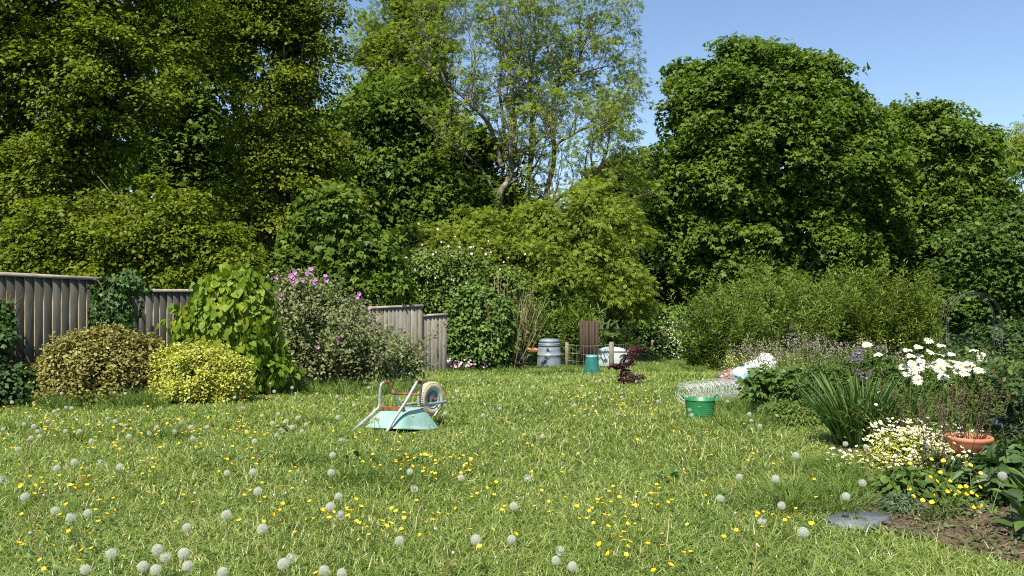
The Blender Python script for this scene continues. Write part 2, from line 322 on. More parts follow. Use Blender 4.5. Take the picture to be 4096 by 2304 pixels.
tree('hornbeam_tree', 'low spreading bright yellow-green tree overhanging the wooden fence', 'tree',
     [(690,880,150,130),(560,970,200,120),(850,1010,150,120),(420,1020,190,120),(180,980,170,150),(250,780,150,110,1.5),(60,680,140,120,1),(420,860,110,90,1),(30,1070,190,90),(980,1090,100,80),(600,1090,300,50),(330,640,130,100,1.8)], 17, 640, HORN, BARK, .13, group=TG, nb=115, brad=.65, ns=13, m=34, rad=.32, size=.1, shape='kite', flat=.2, up=.75, squash=.45, **HB)
tree('sycamore_sapling', 'young sycamore with pale underleaves rising behind the mallow bush', 'sapling',
     [(1340,900,120,150),(1430,1050,150,120),(1290,1060,120,110),(1500,1120,110,90)], 20, 1370, SYC, BARK, .1, group=TG, nb=60, brad=.45, ns=7, m=20, rad=.34, size=.17, shape='lobed', up=.5, nl=18)
tree('sycamore_tree', 'dark green tree standing in the shade behind the bare-limbed ash', 'tree',
     [(1600,540,200,240),(1800,740,240,230),(1620,830,240,200),(1950,860,150,150),(1480,650,150,250)], 30.5, 1700, SYC, BARK, .35, group=TG, nb=150, brad=1.1, ns=11, m=22, rad=.5, size=.2, shape='lobed', **SB)
tree('ash_tree', 'dense light green ash with pale limbs left of the sparse ash', 'tree',
     [(1620,170,190,230),(1560,380,160,160),(1720,330,170,230),(1700,40,140,130),(1500,180,90,150)], 33, 1790, ASHM, PALEB, .15, group=TG, nb=150, brad=.7, ns=9, m=12, rad=.3, size=.22, shape='ash', fill=.05, up=.6, inner=.3, rmin=.3, ldroop=.0, droop=.2, flat=.6)
tree('sycamore_tree', 'big rounded dark green tree standing alone against the sky', 'tree',
     [(2970,420,280,260),(3160,470,260,260),(2790,500,170,260),(2900,740,300,260),(3320,640,240,260),(3050,980,400,220),(3440,800,190,260),(2790,880,180,240),(3050,600,420,330)], 34, 3080, SYC, BARK, .42, group=TG, nb=330, brad=.75, ns=14, m=24, rad=.42, size=.19, shape='lobed', nl=40, **{**SB, 'rmin': .8, 'rmax': 1.03})
tree('sycamore_tree', 'lower dark green tree with a flat top beside the big rounded tree', 'tree',
     [(3690,600,200,190),(3580,640,130,190),(3780,800,220,230),(3640,930,230,240),(3850,1060,190,210),(3560,760,120,200),(3880,640,90,130)], 37, 3720, SYC, BARK, .36, group=TG, nb=190, brad=.8, ns=13, m=24, rad=.45, size=.2, shape='lobed', nl=30, **{**SB, 'rmin': .75, 'rmax': 1.05})
tree('sycamore_tree', 'shaded dark green tree between the ash and the big rounded tree', 'tree',
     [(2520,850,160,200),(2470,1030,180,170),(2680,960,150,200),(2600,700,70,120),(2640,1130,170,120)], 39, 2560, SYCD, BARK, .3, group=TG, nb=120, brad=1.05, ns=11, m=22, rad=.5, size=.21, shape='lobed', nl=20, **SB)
tree('ash_tree', 'sparse yellowish tree at the far right end of the tree line', 'tree',
     [(4090,620,110,140),(4120,860,140,170),(4100,1050,130,130),(4250,760,150,250)], 42, 4120, ASHM, PALEB, .26, group=TG, nb=70, brad=1., ns=6, m=9, rad=.6, size=.36, shape='ash', fill=.1, inner=.3, rmin=.3, nl=40)
tree('sycamore_tree', 'dark leafy tree rising behind the metal garden arch', 'tree',
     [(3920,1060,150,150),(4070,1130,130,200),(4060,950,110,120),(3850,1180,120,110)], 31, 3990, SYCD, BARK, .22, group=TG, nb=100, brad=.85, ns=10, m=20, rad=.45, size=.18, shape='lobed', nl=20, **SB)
# the sparse ash: limbs traced at their own depths, side branches grown from them, leaf tufts at the tips
def px2(x, y, d): return at(1300 + x / 1.317, y / 1.317, d)
AD = 29.
ash_limbs = [([(940,1330),(932,1190),(915,1090),(925,1010),(965,950),(985,870),(978,800),(990,730),(1000,650),(985,560),(985,480),(972,380),(950,290),(940,180),(960,60)], .19, 0),
 ([(1030,1330),(1042,1180),(1062,1010),(1080,880),(1085,760),(1090,620),(1080,500),(1085,380),(1110,240),(1105,120),(1120,0)], .15, 1.2),
 ([(1090,1300),(1120,1180),(1170,1110),(1200,1060),(1290,1005),(1370,960),(1430,910),(1470,830),(1490,770),(1500,690)], .15, -.8),
 ([(1130,1190),(1170,1000),(1205,850),(1200,700),(1190,620),(1220,480),(1240,420),(1330,340),(1345,270),(1340,150),(1350,60)], .13, .6),
 ([(930,880),(900,760),(860,650),(800,580),(730,510),(640,440),(560,370),(545,240),(500,160),(480,60)], .12, -.6),
 ([(940,700),(935,600),(920,480),(930,350),(915,240),(900,120),(880,20)], .08, .8), ([(990,800),(1050,778),(1110,760),(1150,710),(1190,640)], .05, -.5),
 ([(1000,690),(1035,650),(1090,600),(1150,560),(1190,470),(1200,330)], .06, .9), ([(1205,790),(1240,745),(1300,715),(1340,690),(1430,660),(1560,620),(1640,600)], .07, -.4),
 ([(1240,430),(1300,400),(1400,370),(1500,340),(1560,290)], .05, .7), ([(1360,970),(1450,940),(1520,985),(1600,1000)], .045, -.6), ([(1430,900),(1400,830),(1420,740),(1480,660),(1560,560),(1600,470)], .05, .9),
 ([(640,440),(600,330),(620,210),(640,90)], .045, .6), ([(980,470),(1020,350),(1030,210),(1020,60)], .05, -.5), ([(1200,330),(1180,210),(1220,100),(1230,10)], .04, .4), ([(1345,270),(1420,200),(1500,170),(1540,130)], .035, .5), ([(800,580),(780,450),(790,300),(760,160),(740,50)], .05, .7),
 ([(1200,1060),(1300,1080),(1370,1020),(1440,1020),(1530,1060)], .045, -1.), ([(890,1010),(830,900),(760,830),(690,780),(600,720)], .06, -1.2)]
ash = thing('ash_tree', 'tall sparse ash with dark bare limbs and thin new leaves showing sky between', 'tree', gp(2040, AD, -.1), TG)
tb, lb = MB(), MB(); tips = []
for pts, r0, dz in ash_limbs:
    n = len(pts); P = np.array([px2(x, y, AD + dz * (i / n) * 2.2 + .25 * math.sin(i * 1.7)) for i, (x, y) in enumerate(pts)])
    if pts[0][1] > 1250: P = np.concatenate([[P[0] + np.array([0, 0, -2.4])], P])
    L = smooth_line(P, 6 * len(P)); rr = r0 * np.linspace(1, .16, len(L)) ** .9 + .004; tubes(tb, [L], [rr * .8], 7)
    for i in range(int(len(L) * .3), len(L), 2):
        if L[i][2] < 2.6: continue
        dirv = nz(L[min(i + 1, len(L) - 1)] - L[i - 1]); o = nz(nz(R.standard_normal(3)) * np.array([1, .8, .5]) + dirv * .7 + np.array([0, 0, .55])); ln = R.uniform(.7, 1.9)
        S = smooth_line([L[i], L[i] + o * ln * .5 + .1 * R.standard_normal(3), L[i] + o * ln + np.array([0, 0, .22 * ln])], 7)
        tubes(tb, [S], [np.linspace(max(.012, rr[i] * .4), .006, 7)], 4); tips.append((S[-1], o))
        for j in (2, 3, 4, 5):
            o2 = nz(o + .8 * R.standard_normal(3) + np.array([0, 0, .4])); l2 = R.uniform(.35, .85); E = S[j] + o2 * l2
            tubes(tb, [np.array([S[j], S[j] + o2 * l2 * .5 + .05 * R.standard_normal(3), E])], [[.009, .007, .004]], 3); tips.append((E, o2))
C = np.array([t[0] for t in tips]); O = np.array([t[1] for t in tips])
spray(lb, C, O, 12, .15, .9, .18, 'ash', up=.5, jit=.5, droop=.2, ldroop=.05)
crown(lb, lobes_px([(2230,860,150,130),(2100,640,170,260),(2330,330,190,240),(2480,520,120,140),(2130,230,190,230),(1960,760,110,170),(1930,420,110,220),(2540,740,80,120),(2440,860,120,90),(2080,930,150,110),(2280,960,150,100)], AD + 1.4, .7), 330, .25, 2, 12, .16, .18, 'ash', fill=0, rmin=.15, inner=0, front=.4, flat=.8, droop=.2, ldroop=.05)
lb.build('crown', ASHM, ash); tb.build('trunk', PALEB, ash, smooth=True)
tree('elder_thicket', 'rounded light green feathery bush growing under the sparse ash', 'bush',
     [(1780,1020,170,110),(1900,960,110,120),(1690,980,80,90),(2060,1010,150,120),(2400,900,140,160),(2440,1090,150,150),(2220,1080,200,130),(2270,950,100,120),(1630,1050,100,90),(2520,1220,80,60),(2150,900,80,90)], 26.5, 2230, ASHM, PALEB, .1, group=TG, nb=250, brad=.5, ns=10, m=12, rad=.27, size=.18, shape='ash', fill=.2, up=.55, nl=45, ldroop=.15, rmin=.45, rmax=1.25)
# far woods: one mass seen only through gaps
mb = MB(); crown(mb, lobes_px([(x, 1080 + 60 * math.sin(x), 190, 190) for x in range(1300, 4600, 150)], 52, .5), 260, 1.6, 6, 12, .9, .5, 'kite', fill=.5)
crown(mb, lobes_px([(x, 1120, 170, 130) for x in range(1500, 4500, 140)], 44, .4), 200, 1.0, 6, 12, .7, .36, 'kite', fill=.6)
tag(mb.build('woods', SYCD), 'dark mass of trees seen through gaps far behind the tree line', 'woods', kind='stuff')
mb = MB(); crown(mb, lobes_px([(x, y, 260, 230) for x in range(-600, 1500, 240) for y in (700, 980)], 29, .5), 150, 1.2, 6, 12, .6, .3, 'kite', fill=.55)
tag(mb.build('woods', SYCD), 'shaded foliage deep behind the fence and the yellow-green trees', 'woods', kind='stuff')
# ---------------------------------------------------------------- shrubs on shoots
def shoots(base, n, h, spread, bow=.2, root_r=.15, k=8, hj=.2):
    """n curved stems rising from a patch round base; returns (n,k,3)"""
    th = R.random(n) * 2 * math.pi; rr = np.sqrt(R.random(n)); b = np.array(base) + np.stack([np.cos(th) * rr * root_r, np.sin(th) * rr * root_r, 0 * rr], -1)
    hh = h * (1 - hj * R.random(n)) * (1 - .35 * rr * R.random(n)); off = np.stack([np.cos(th), np.sin(th)], -1) * (rr * spread)[:, None] + .08 * spread * R.standard_normal((n, 2))
    t = np.linspace(0, 1, k)[None, :, None]; P = np.zeros((n, k, 3)); P[:, :, :2] = b[:, None, :2] + off[:, None] * (t ** (1 + bow * 3)); P[:, :, 2] = b[:, None, 2] + hh[:, None] * t[:, :, 0] * (1 - bow * .35 * t[:, :, 0] * rr[:, None])
    P[:, 1:, :] += np.cumsum(.012 * h * R.standard_normal((n, k - 1, 3)) * np.array([1, 1, .2]), 1); return P
def leaf_stems(mb, P, m, size, shape, t0=.1, up=.5, ang=.9, mt=0, tint=None, jit=.35, off=.0):
    n, k, _ = P.shape; i = np.repeat(np.arange(n), m); t = (t0 + (1 - t0) * R.random(n * m)) * (k - 1.001); a = t.astype(int); f = (t - a)[:, None]
    B = P[i, a] * (1 - f) + P[i, a + 1] * f; D = nz(P[i, a + 1] - P[i, a]); side = nz(np.cross(D, R.standard_normal((n * m, 3))))
    A = nz(D * (1 - ang * .5) + side * ang + .15 * R.standard_normal((n * m, 3))); N = nz(D * .7 + up * np.array([0, -.25, 1]) + jit * R.standard_normal((n * m, 3)) - side * .2)
    leaves(mb, B + side * off * R.random((n * m, 1)), A, N, size * R.uniform(.65, 1.25, n * m), shape, tint, mt)
def stem_tubes(mb, P, r, sides=3, m=0):
    for p in P: tubes(mb, [p], [np.linspace(r, r * .45, len(p))], sides, tint=R.random(), m=m)
def shoot_plant(name, label, cat, base, n, h, spread, m, size, shape, mt, stem_m, r=.004, bow=.2, root_r=.15, t0=.1, group=None, ang=.9, up=.5, off=0., k=8, hj=.2, jit=.35):
    root = thing(name, label, cat, base, group); P = shoots(base, n, h, spread, bow, root_r, k, hj); f = MB(); leaf_stems(f, P, m, size, shape, t0, up, ang, off=off, jit=jit); f.build('foliage', mt, root)
    s = MB(); stem_tubes(s, P, r); s.build('stem', stem_m, root); return root, P
def mound(name, label, cat, L, d, mt, base_px, nb, brad, ns, m, rad, size, shape, squash=.8, group=None, stems=RSTEM, **kw):
    lob = lobes_px(L, d, squash); b = gp(base_px, d, 0); root = thing(name, label, cat, b, group); mb = MB(); kw.setdefault('front', .8); kw.setdefault('fill', .5)
    Cb, Ob = crown(mb, lob, nb, brad, ns, m, rad, size, shape, **kw); mb.build('foliage', mt, root); tb = MB()
    for T in Cb[::3]: tubes(tb, [smooth_line([b + .1 * R.standard_normal(3) * np.array([1, 1, 0]), (b + T) / 2 + .05 * R.standard_normal(3), T], 6)], [np.linspace(.014, .004, 6)], 4)
    tb.build('stem', stems, root); return root, Cb, Ob
mound('hebe_shrub', 'low rounded shrub with small bronze and olive leaves in front of the fence', 'shrub', [(430,1470,210,130),(300,1510,120,90),(560,1480,120,110),(430,1560,230,70),(640,1530,60,60)], 11.6, BRONZE, 430, 300, .2, 8, 16, .09, .05, 'kite', inner=.75, up=.45, flat=.6, bvert=.8, rmin=.85, ldroop=-.4)
mound('golden_shrub', 'low rounded shrub of tiny bright golden yellow leaves', 'shrub', [(790,1480,130,85),(900,1520,95,75),(700,1490,60,80),(800,1550,160,55)], 11.3, GOLD, 810, 190, .15, 8, 18, .075, .042, 'kite', inner=.75, up=.45, flat=.6, bvert=.8, rmin=.85, ldroop=-.4)
mound('linden_shrub', 'upright shrub with large heart-shaped lime green leaves against the fence', 'shrub', [(930,1190,110,80),(925,1290,150,90),(985,1390,95,90),(820,1310,80,80),(1050,1480,55,50),(965,1120,60,40)], 12.6, LIME, 960, 150, .26, 5, 8,   .2, .12, 'heart', up=.25, flat=.4, inner=.65, fill=.3, ldroop=1.1, fsize=1.2)
lavr, Cl, Ol = mound('mallow_bush', 'large grey-green mallow bush with a few purple flowers in front of the fence', 'shrub', [(1250,1350,140,130),(1400,1420,170,100),(1200,1190,90,80),(1560,1450,110,60),(1320,1280,110,90),(1280,1470,190,70),(1500,1500,160,45),(1640,1470,50,40)], 14.6, LAV, 1360, 210, .28, 8, 13, .16, .07, 'kite', up=.35, flat=.9, bvert=1., inner=.5, rmin=.55, fill=.7, ldroop=-.2, stems=RSTEM)
P = np.concatenate([shoots(gp(1210, 14.4, .7), 60, 1.45, .6, root_r=.4), shoots(gp(1480, 14.3, .1), 80, 1.1, .95, root_r=.4), shoots(gp(1330, 14.2, .3), 80, 1.35, .8, root_r=.4)])
f = MB(); leaf_stems(f, P, 34, .065, 'kite', .25, off=.05); f.build('foliage', LAV, lavr); s = MB(); stem_tubes(s, P, .006); s.build('stem', RSTEM, lavr)
def flower_mesh(name, mats, petals, plen, pw, disc=.0, cup=.3, shape='oval', dome=.3, layers=1):
    mb = MB(); n = petals * layers; th = np.arange(n) * 2 * math.pi / petals + (np.arange(n) // petals) * .4; lay = np.arange(n) // petals
    A = np.stack([np.cos(th), np.sin(th), cup + .35 * lay + .1 * R.standard_normal(n)], -1); Nn = np.stack([-np.cos(th) * cup, -np.sin(th) * cup, np.ones(n)], -1)
    V, F = LEAF[shape]; V = np.array(V) * np.array([pw, 1, 1]); LEAF['_t'] = (V, F); leaves(mb, A * disc * .5, A, Nn, plen * R.uniform(.9, 1.08, n), '_t')
    me = mb.data(name, mats[0]); dm = None
    if disc:
        d = MB(); lathe(d, [(0, disc * dome), (disc * .5, disc * dome * .85), (disc * .9, disc * dome * .3), (disc, -.05 * disc), (disc * .6, -.3 * disc), (0, -.35 * disc)], 10); dm = d.data('disc', mats[1], True)
    return me, dm
def face(n, roll=0.): return Vector(n).to_track_quat('Z', 'Y').to_euler()
MALLOW, _ = flower_mesh('flower', [MAUVE], 5, .055, 1.7, cup=.5)
for px, py in ((1185,1125),(1172,1112),(1178,1138),(1165,1105),(1215,1122),(1180,1090),(1245,1078),(1232,1098),(1260,1130),(1302,1105),(1304,1120),(1437,1175),(1430,1188),(1240,1090),(1120,1190),(1125,1178),(1350,1358),(1358,1350),(1272,1390),(1397,1405),(1513,1425),(1478,1235),(1105,1110),(1262,1122),(1170,1122)):
    link('flower', MALLOW, lavr, at(px, py, 13.75 if py > 1230 else 14.2) - np.array(lavr.location), face((.3 * R.standard_normal(), -1, .4 + .3 * R.standard_normal())), float(R.uniform(.8, 1.15)) * (.65 if py > 1200 else 1.))
mound('nettle_patch', 'dark green nettles and weeds at the foot of the fence, at its nearest end', 'weeds', [(30,1510,110,50),(20,1570,130,50),(130,1570,60,40),(-20,1400,50,90),(-170,1500,150,120)], 11.2, NETT, 60, 70, .2, 6, 10, .15, .09, 'kite', up=.5, ldroop=.5)
# ivy sprays on the fence
for nm, L, lab, dd in (('ivy', [(440,1180,55,60),(455,1270,60,70),(410,1230,35,60),(500,1140,40,40)], 'glossy ivy climbing over the step in the fence', 13.05), ('ivy', [(8,1260,28,60),(0,1330,30,50)], 'small clump of ivy on the nearest fence panel', 11.55)):
    lob = lobes_px(L, dd, .35); root = thing(nm, lab, 'ivy', lob[0, :3]); mb = MB(); crown(mb, lob, 60 if dd > 12 else 22, .12, 6, 8, .1, .075, 'lobed', up=.1, inner=.3, rmin=.4, front=.9, ldroop=.6); mb.build('foliage', IVY, root)
    tb = MB(); c = lob[0, :3]
    for q in range(9): tubes(tb, [smooth_line([c + np.array([.5 * R.standard_normal() * .3, .12, -1.0]), c + .12 * R.standard_normal(3), c + np.array([.28 * R.standard_normal(), 0, .3])], 7)], [.007], 4)
    if dd > 12:
        Q = np.array([smooth_line([at(500,1160,13.1), at(540,1190,13.3), at(570,1230,13.35), at(535,1290,13.1)], 8), smooth_line([at(510,1150,13.1), at(560,1155,13.4), at(610,1165,13.7)], 8), smooth_line([at(470,1120,13.0), at(520,1180,13.2), at(528,1260,13.1)], 8)])
        mb2 = MB(); leaf_stems(mb2, Q, 40, .07, 'lobed', 0, ang=1.2); mb2.build('trailing_leaves', IVY, root); stem_tubes(tb, Q, .006)
    tb.build('stem', RSTEM, root)
# middle: laurel, canes, rose, willow behind the bins
mound('laurel_shrub', 'dark green broad-leaved shrub covering the low end of the fence', 'shrub', [(1850,1330,90,80),(1900,1240,90,80),(1860,1420,80,60),(1960,1380,90,90),(1980,1290,80,90)], 21.6, LAUR, 1880, 130, .3, 7, 12, .2, .12, 'kite', up=.4, ldroop=-.1)
root, P = shoot_plant('bamboo_clump', 'clump of tall dead straw-coloured canes among green leaves', 'canes', gp(2020, 21.9), 80, 2.75, .75, 3, .14, 'lance', BORDY, STRAW, r=.011, bow=.05, root_r=.55, t0=.3, hj=.35)
shoot_plant('leafy_shrub', 'leafy green shrub growing in front of the dead canes', 'shrub', gp(2040, 22.2), 60, 1.7, .9, 22, .13, 'kite', LAUR, RSTEM, r=.006, root_r=.4)
rose, Cr, Or = mound('rose_bush', 'arching bush dotted with small pale pink blossoms above the low fence end', 'shrub', [(1700,1090,150,100),(1830,1080,120,90),(1650,1180,110,70),(1800,1190,140,70),(1620,1110,80,90),(2020,1140,90,60)], 24.3, BORDY, 1750, 190, .4, 8, 12, .24, .1, 'kite', up=.4, rmin=.7)
BL, _ = flower_mesh('blossom', [BLUSH], 5, .05, 1.6, cup=.25)
for k in range(100):
    i = R.integers(len(Cr)); p = Cr[i] + Or[i] * .32 + .28 * R.standard_normal(3); p[1] = min(p[1], Cr[i][1]) - .2
    link('blossom', BL, rose, p - np.array(rose.location), face((.6 * R.standard_normal(), -1, .5 + .4 * R.standard_normal())), float(R.uniform(.45, .95)))
WG = 'willow bushes'
def willow(label, px, d, n, h, spread, rr, m=60, size=.115, mt=WIL):
    b = gp(px, d); root = thing('willow_bush', label, 'bush', b, WG); f, st = MB(), MB(); q = max(2, int(n / 32))
    for k in range(q):
        o = np.array([R.uniform(-1, 1) * spread * .75, R.uniform(-.5, .5) * spread, 0]); o[2] = gz(*(b + o)[:2]) - b[2]
        P = shoots(b + o, n // q, h * R.uniform(.78, 1.18), spread * .55, .15, rr * .4, 9, .5); leaf_stems(f, P, m, size * R.uniform(1., 1.35), 'lance', .08, .55, .8, off=.09, jit=.45, tint=np.clip(R.uniform(.3, .65) + .2 * R.standard_normal(len(P) * m), 0, 1)); stem_tubes(st, P, .006)
    f.build('foliage', mt, root); st.build('stem', RSTEM, root)
willow('feathery willow growing directly behind the grey compost bin', 2250, 25.2, 110, 2.7, 1.0, .5, 75, .15)
willow('thin willow shoots left of the round fence post', 2305, 25.4, 30, 1.8, .5, .2)
willow('few leafy willow shoots overhanging the pale tank', 2500, 26.2, 18, 1.9, .4, .2, 40, .12)
willow('tall wispy willow bush standing nearest the white sack, in front of the other willows', 2880, 21.5, 150, 3.15, 1.05, .35, 85, .105)
willow('slim side bush beside the tall wispy willow', 3010, 22, 80, 2.1, .5, .25, 70, .105)
willow('broad dense willow bush in the middle of the row', 3160, 25.5, 190, 3.75, 1.4, .7, 85, .14)
willow('willow bush between the broad one and the yellowish one', 3370, 26, 150, 3.4, 1.05, .6, 85, .14)
willow('yellowish green willow bush beside the metal arch', 3600, 24.5, 210, 3.4, 1.2, .7, 90, .13, leaf_mat('young_willow_leaf', [(.07,.12,.014),(.14,.195,.022),(.22,.28,.05)], .35))
mb, Cx, Ox = mound('cow_parsley', 'frothy white cow parsley behind the far fence posts', 'wildflower', [(2700,1400,45,30),(2665,1345,28,40),(2740,1430,50,25)], 29, BORDY, 2690, 26, .25, 6, 8, .2, .1, 'kite')
f = MB(); C = np.repeat(Cx, 9, 0) + .26 * R.standard_normal((len(Cx) * 9, 3)) + np.array([0, -.35, .1]); leaves(f, C, R.standard_normal((len(C), 3)), np.tile([0, -.6, 1.], (len(C), 1)), .06, 'oval'); f.build('blossom', WHITE, mb)
# hedge bank behind the posts
mound('bramble_bank', 'low leafy bramble bank behind the wire fence', 'undergrowth', [(2400,1400,120,50),(2560,1380,110,70),(2780,1430,120,50),(2950,1430,120,50),(2640,1300,120,80)], 31, LAUR, 2600, 130, .4, 6, 10, .3, .15, 'kite', fill=.6)
mound('bramble_bank', 'low leafy bank in shade behind the garden arch', 'undergrowth', [(3760,1400,180,40),(3980,1380,150,80),(4150,1380,150,90),(3500,1420,150,40)], 29, NETT, 3800, 110, .4, 6, 10, .3, .15, 'kite', fill=.6)
# ---------------------------------------------------------------- wooden fence
WOOD = mat('weathered_wood', [(.04,.039,.031),(.09,.087,.07),(.18,.175,.145)], .85, 5, (3, 3, .5), bump=.35, spec=.2, use_tint=.55)
EDGEW = mat('sunlit_board_edge', [(.2,.165,.11),(.34,.29,.2),(.46,.4,.29)], .8, 4, spec=.2)  # thick board edges facing the sun: sunlit brightness put into a cream colour
CAPW = mat('weathered_rail', [(.15,.135,.11),(.26,.235,.19),(.36,.33,.28)], .85, 4, (1, 1, 2), bump=.3, spec=.2)
PALEW = mat('sunlit_weathered_wood', [(.1,.095,.078),(.2,.19,.16),(.32,.305,.26)], .85, 5, (3, 3, .5), bump=.35, spec=.2, use_tint=.55)  # far panels: sunlight and paler weathering both put into the colour
def fence(pa, da, ya, pb, db, yb, bw, label, woodm=None):
    woodm = woodm or WOOD
    A = at(pa, ya, da); B = at(pb, yb, db); u = B - A; Ln = np.linalg.norm(u[:2]); ud = np.array([u[0], u[1], 0]) / Ln; nd = np.array([ud[1], -ud[0], 0])
    gA, gB = gz(A[0], A[1]) - .06, gz(B[0], B[1]) - .06; root = thing('wooden_fence', label, 'fence', (*A[:2], float(gA)), 'stepped feather-edge fence panels'); mb = MB(); n = max(3, int(Ln / bw))
    for i in range(n):
        s0, s1 = i / n, (i + 1) / n + .012 / Ln; th0, th1 = .034, .006; V = []
        lean = .006 * R.standard_normal(); t_ = np.clip(.45 + .25 * R.standard_normal(), 0, 1)
        for s, th in ((s0, th0), (s1, th1)):
            base = A + u * s; zb = gA + (gB - gA) * s; zt = A[2] + u[2] * s - .01 + .004 * R.standard_normal()
            for o in (0, th):
                for z, sh in ((zb, 0), (zt, lean)): V.append([base[0] + nd[0] * o + ud[0] * sh, base[1] + nd[1] * o + ud[1] * sh, z])
        mb.add(V, [(2,3,7),(2,7,6),(4,6,7),(4,7,5),(0,5,1),(0,4,5),(1,7,3),(1,5,7)], t_); mb.add(V, [(0,1,3),(0,3,2)], t_, 1)
    mb.build('board', [woodm, EDGEW], root); c = MB(); e = ud * .02
    prof = [(-.03, -.03), (.055, -.03), (.06, -.005), (.05, .018), (.01, .03), (-.025, .02)]
    V = np.array([[*(P[:2] + nd[:2] * o), P[2] + z] for P in (A - e, B + e) for o, z in prof]); k = len(prof); F = []
    for i in range(k): j = (i + 1) % k; F += [(i, j, k + j), (i, k + j, k + i)]
    F += [(0, i + 1, i) for i in range(1, k - 1)] + [(k, k + i, k + i + 1) for i in range(1, k - 1)]; c.add(V, F); c.build('top_rail', CAPW, root)
    for z in (.35, 1.05):
        p = MB(); box(p, (A + B) / 2 * np.array([1, 1, 0]) + np.array([0, 0, (gA + gB) / 2 + z]) - nd * .045, (.035, Ln / 2, .03), [[nd[0], ud[0], 0], [nd[1], ud[1], 0], [0, 0, 1]])
        p.build('cross_rail', WOOD, root)
fence(-900, 9.3, 1010, -105, 11.45, 1085, .13, 'nearest grey wooden fence panel behind the nettles')
fence(-100, 11.5, 1090, 500, 13.5, 1121, .13, 'tallest grey wooden fence panel between the nettles and the ivy')
fence(492, 13.6, 1163, 1092, 16.3, 1163, .13, 'grey wooden fence panel right of the ivy, partly hidden by the lime-leaved shrub')
fence(1096, 16.4, 1203, 1452, 18.6, 1200, .12, 'grey wooden fence panel almost hidden by the mallow bush')
fence(1455, 18.7, 1232, 1688, 19.5, 1222, .1, 'sunlit grey fence panel with a sloping top, right of the mallow bush', PALEW)
fence(1691, 19.6, 1262, 1785, 19.95, 1257, .1, 'lowest and shortest grey fence panel at the far end of the fence', PALEW)
# ---------------------------------------------------------------- wheelbarrow, upside down
STEEL = mat('galvanised_tube', [(.26,.28,.29),(.42,.44,.45),(.56,.57,.57)], .42, 14, metal=.55, bump=.1)
RUST = mat('rusty_iron', [(.07,.025,.012),(.19,.075,.035),(.32,.15,.075)], .9, 16, bump=.4, spec=.2)
TRAYM = mat('sea_green_paint', [(.15,.3,.25),(.24,.4,.335),(.33,.47,.4)], .5, 3.2, (1, 1, .5), bump=.08, detail=8)
TYRE = mat('cream_rubber', [(.38,.31,.19),(.52,.44,.29),(.62,.54,.38)], .8, 7, bump=.15)
RIMM = mat('turquoise_plastic', [(.12,.25,.28),(.19,.36,.39),(.26,.44,.46)], .5, 8)
GRIP = mat('orange_grip', [(.4,.18,.03),(.62,.32,.06),(.7,.42,.1)], .6, 12)
UA, VA = np.array([.6, .8, 0]), np.array([.8, -.6, 0]); BO = np.array([-1.377 - .216, 8.26 + .162, 0])   # handle-tip midpoint; axis; lateral
def bp(cx, cy, v):                                       # point of the barrow at lateral offset v seen at this spot of the photograph
    px, py = 1350 + cx / 4.14, 1450 + cy / 4.14; k = (px - HX) / FPX; b = BO + VA * v; u = (k * b[1] - b[0]) / (UA[0] - k * UA[1]); p = b + UA * u
    p[2] = CH - (py - HY) / FPX * p[1]; return p
barrow = thing('wheelbarrow', 'upturned wheelbarrow with sea green tray, rusty legs and cream wheel', 'wheelbarrow', (float(BO[0] + .4), float(BO[1] + .5), float(gz(-1.3, 8.9))))
def tube_frame(pts, name, rusty):
    L = smooth_line(pts, 90); mb = MB(); tubes(mb, [L], [.0165], 12, caps=True); o = mb.build(name, STEEL, barrow, True)
    r = MB(); tubes(r, [L[rusty[0]:rusty[1]]], [.0172], 12); r.build('rust_patch', RUST, o, True); return L, o
nv = [(775,1215,.27),(960,905,.265),(1130,650,.26),(1280,385,.25),(1315,322,.245),(1355,310,.235),(1385,360,.225),(1380,450,.215),(1365,580,.2),(1362,660,.19),(1395,705,.18),(1500,690,.16),(1660,668,.13),(1800,645,.11)]
fv = [(220,1165,-.27),(460,950,-.265),(640,790,-.26),(690,720,-.257),(700,560,-.252),(718,385,-.245),(760,335,-.24),(815,322,-.235),(870,365,-.225),(930,500,-.21),(985,610,-.195),(1050,690,-.185),(1120,695,-.17),(1290,675,-.14),(1520,650,-.12),(1690,630,-.11)]
LN, _ = tube_frame([bp(*p) for p in nv], 'frame_tube', (26, 40)); LF, _ = tube_frame([bp(*p) for p in fv], 'frame_tube', (36, 52))
for L, a in ((LN, .09), (LF, .08)):
    d = nz(L[0] - L[3]); g = MB(); tubes(g, [np.array([L[0] - d * .02, L[0] + d * a * .5, L[0] + d * a])], [[.02, .021, .017]], 10, caps=True); g.build('grip', GRIP, barrow, True)
mb = MB(); tubes(mb, [np.array([bp(905,512,-.21), bp(1355,528,.205)])], [.014], 8, caps=True); mb.build('leg_brace', RUST, barrow, True)
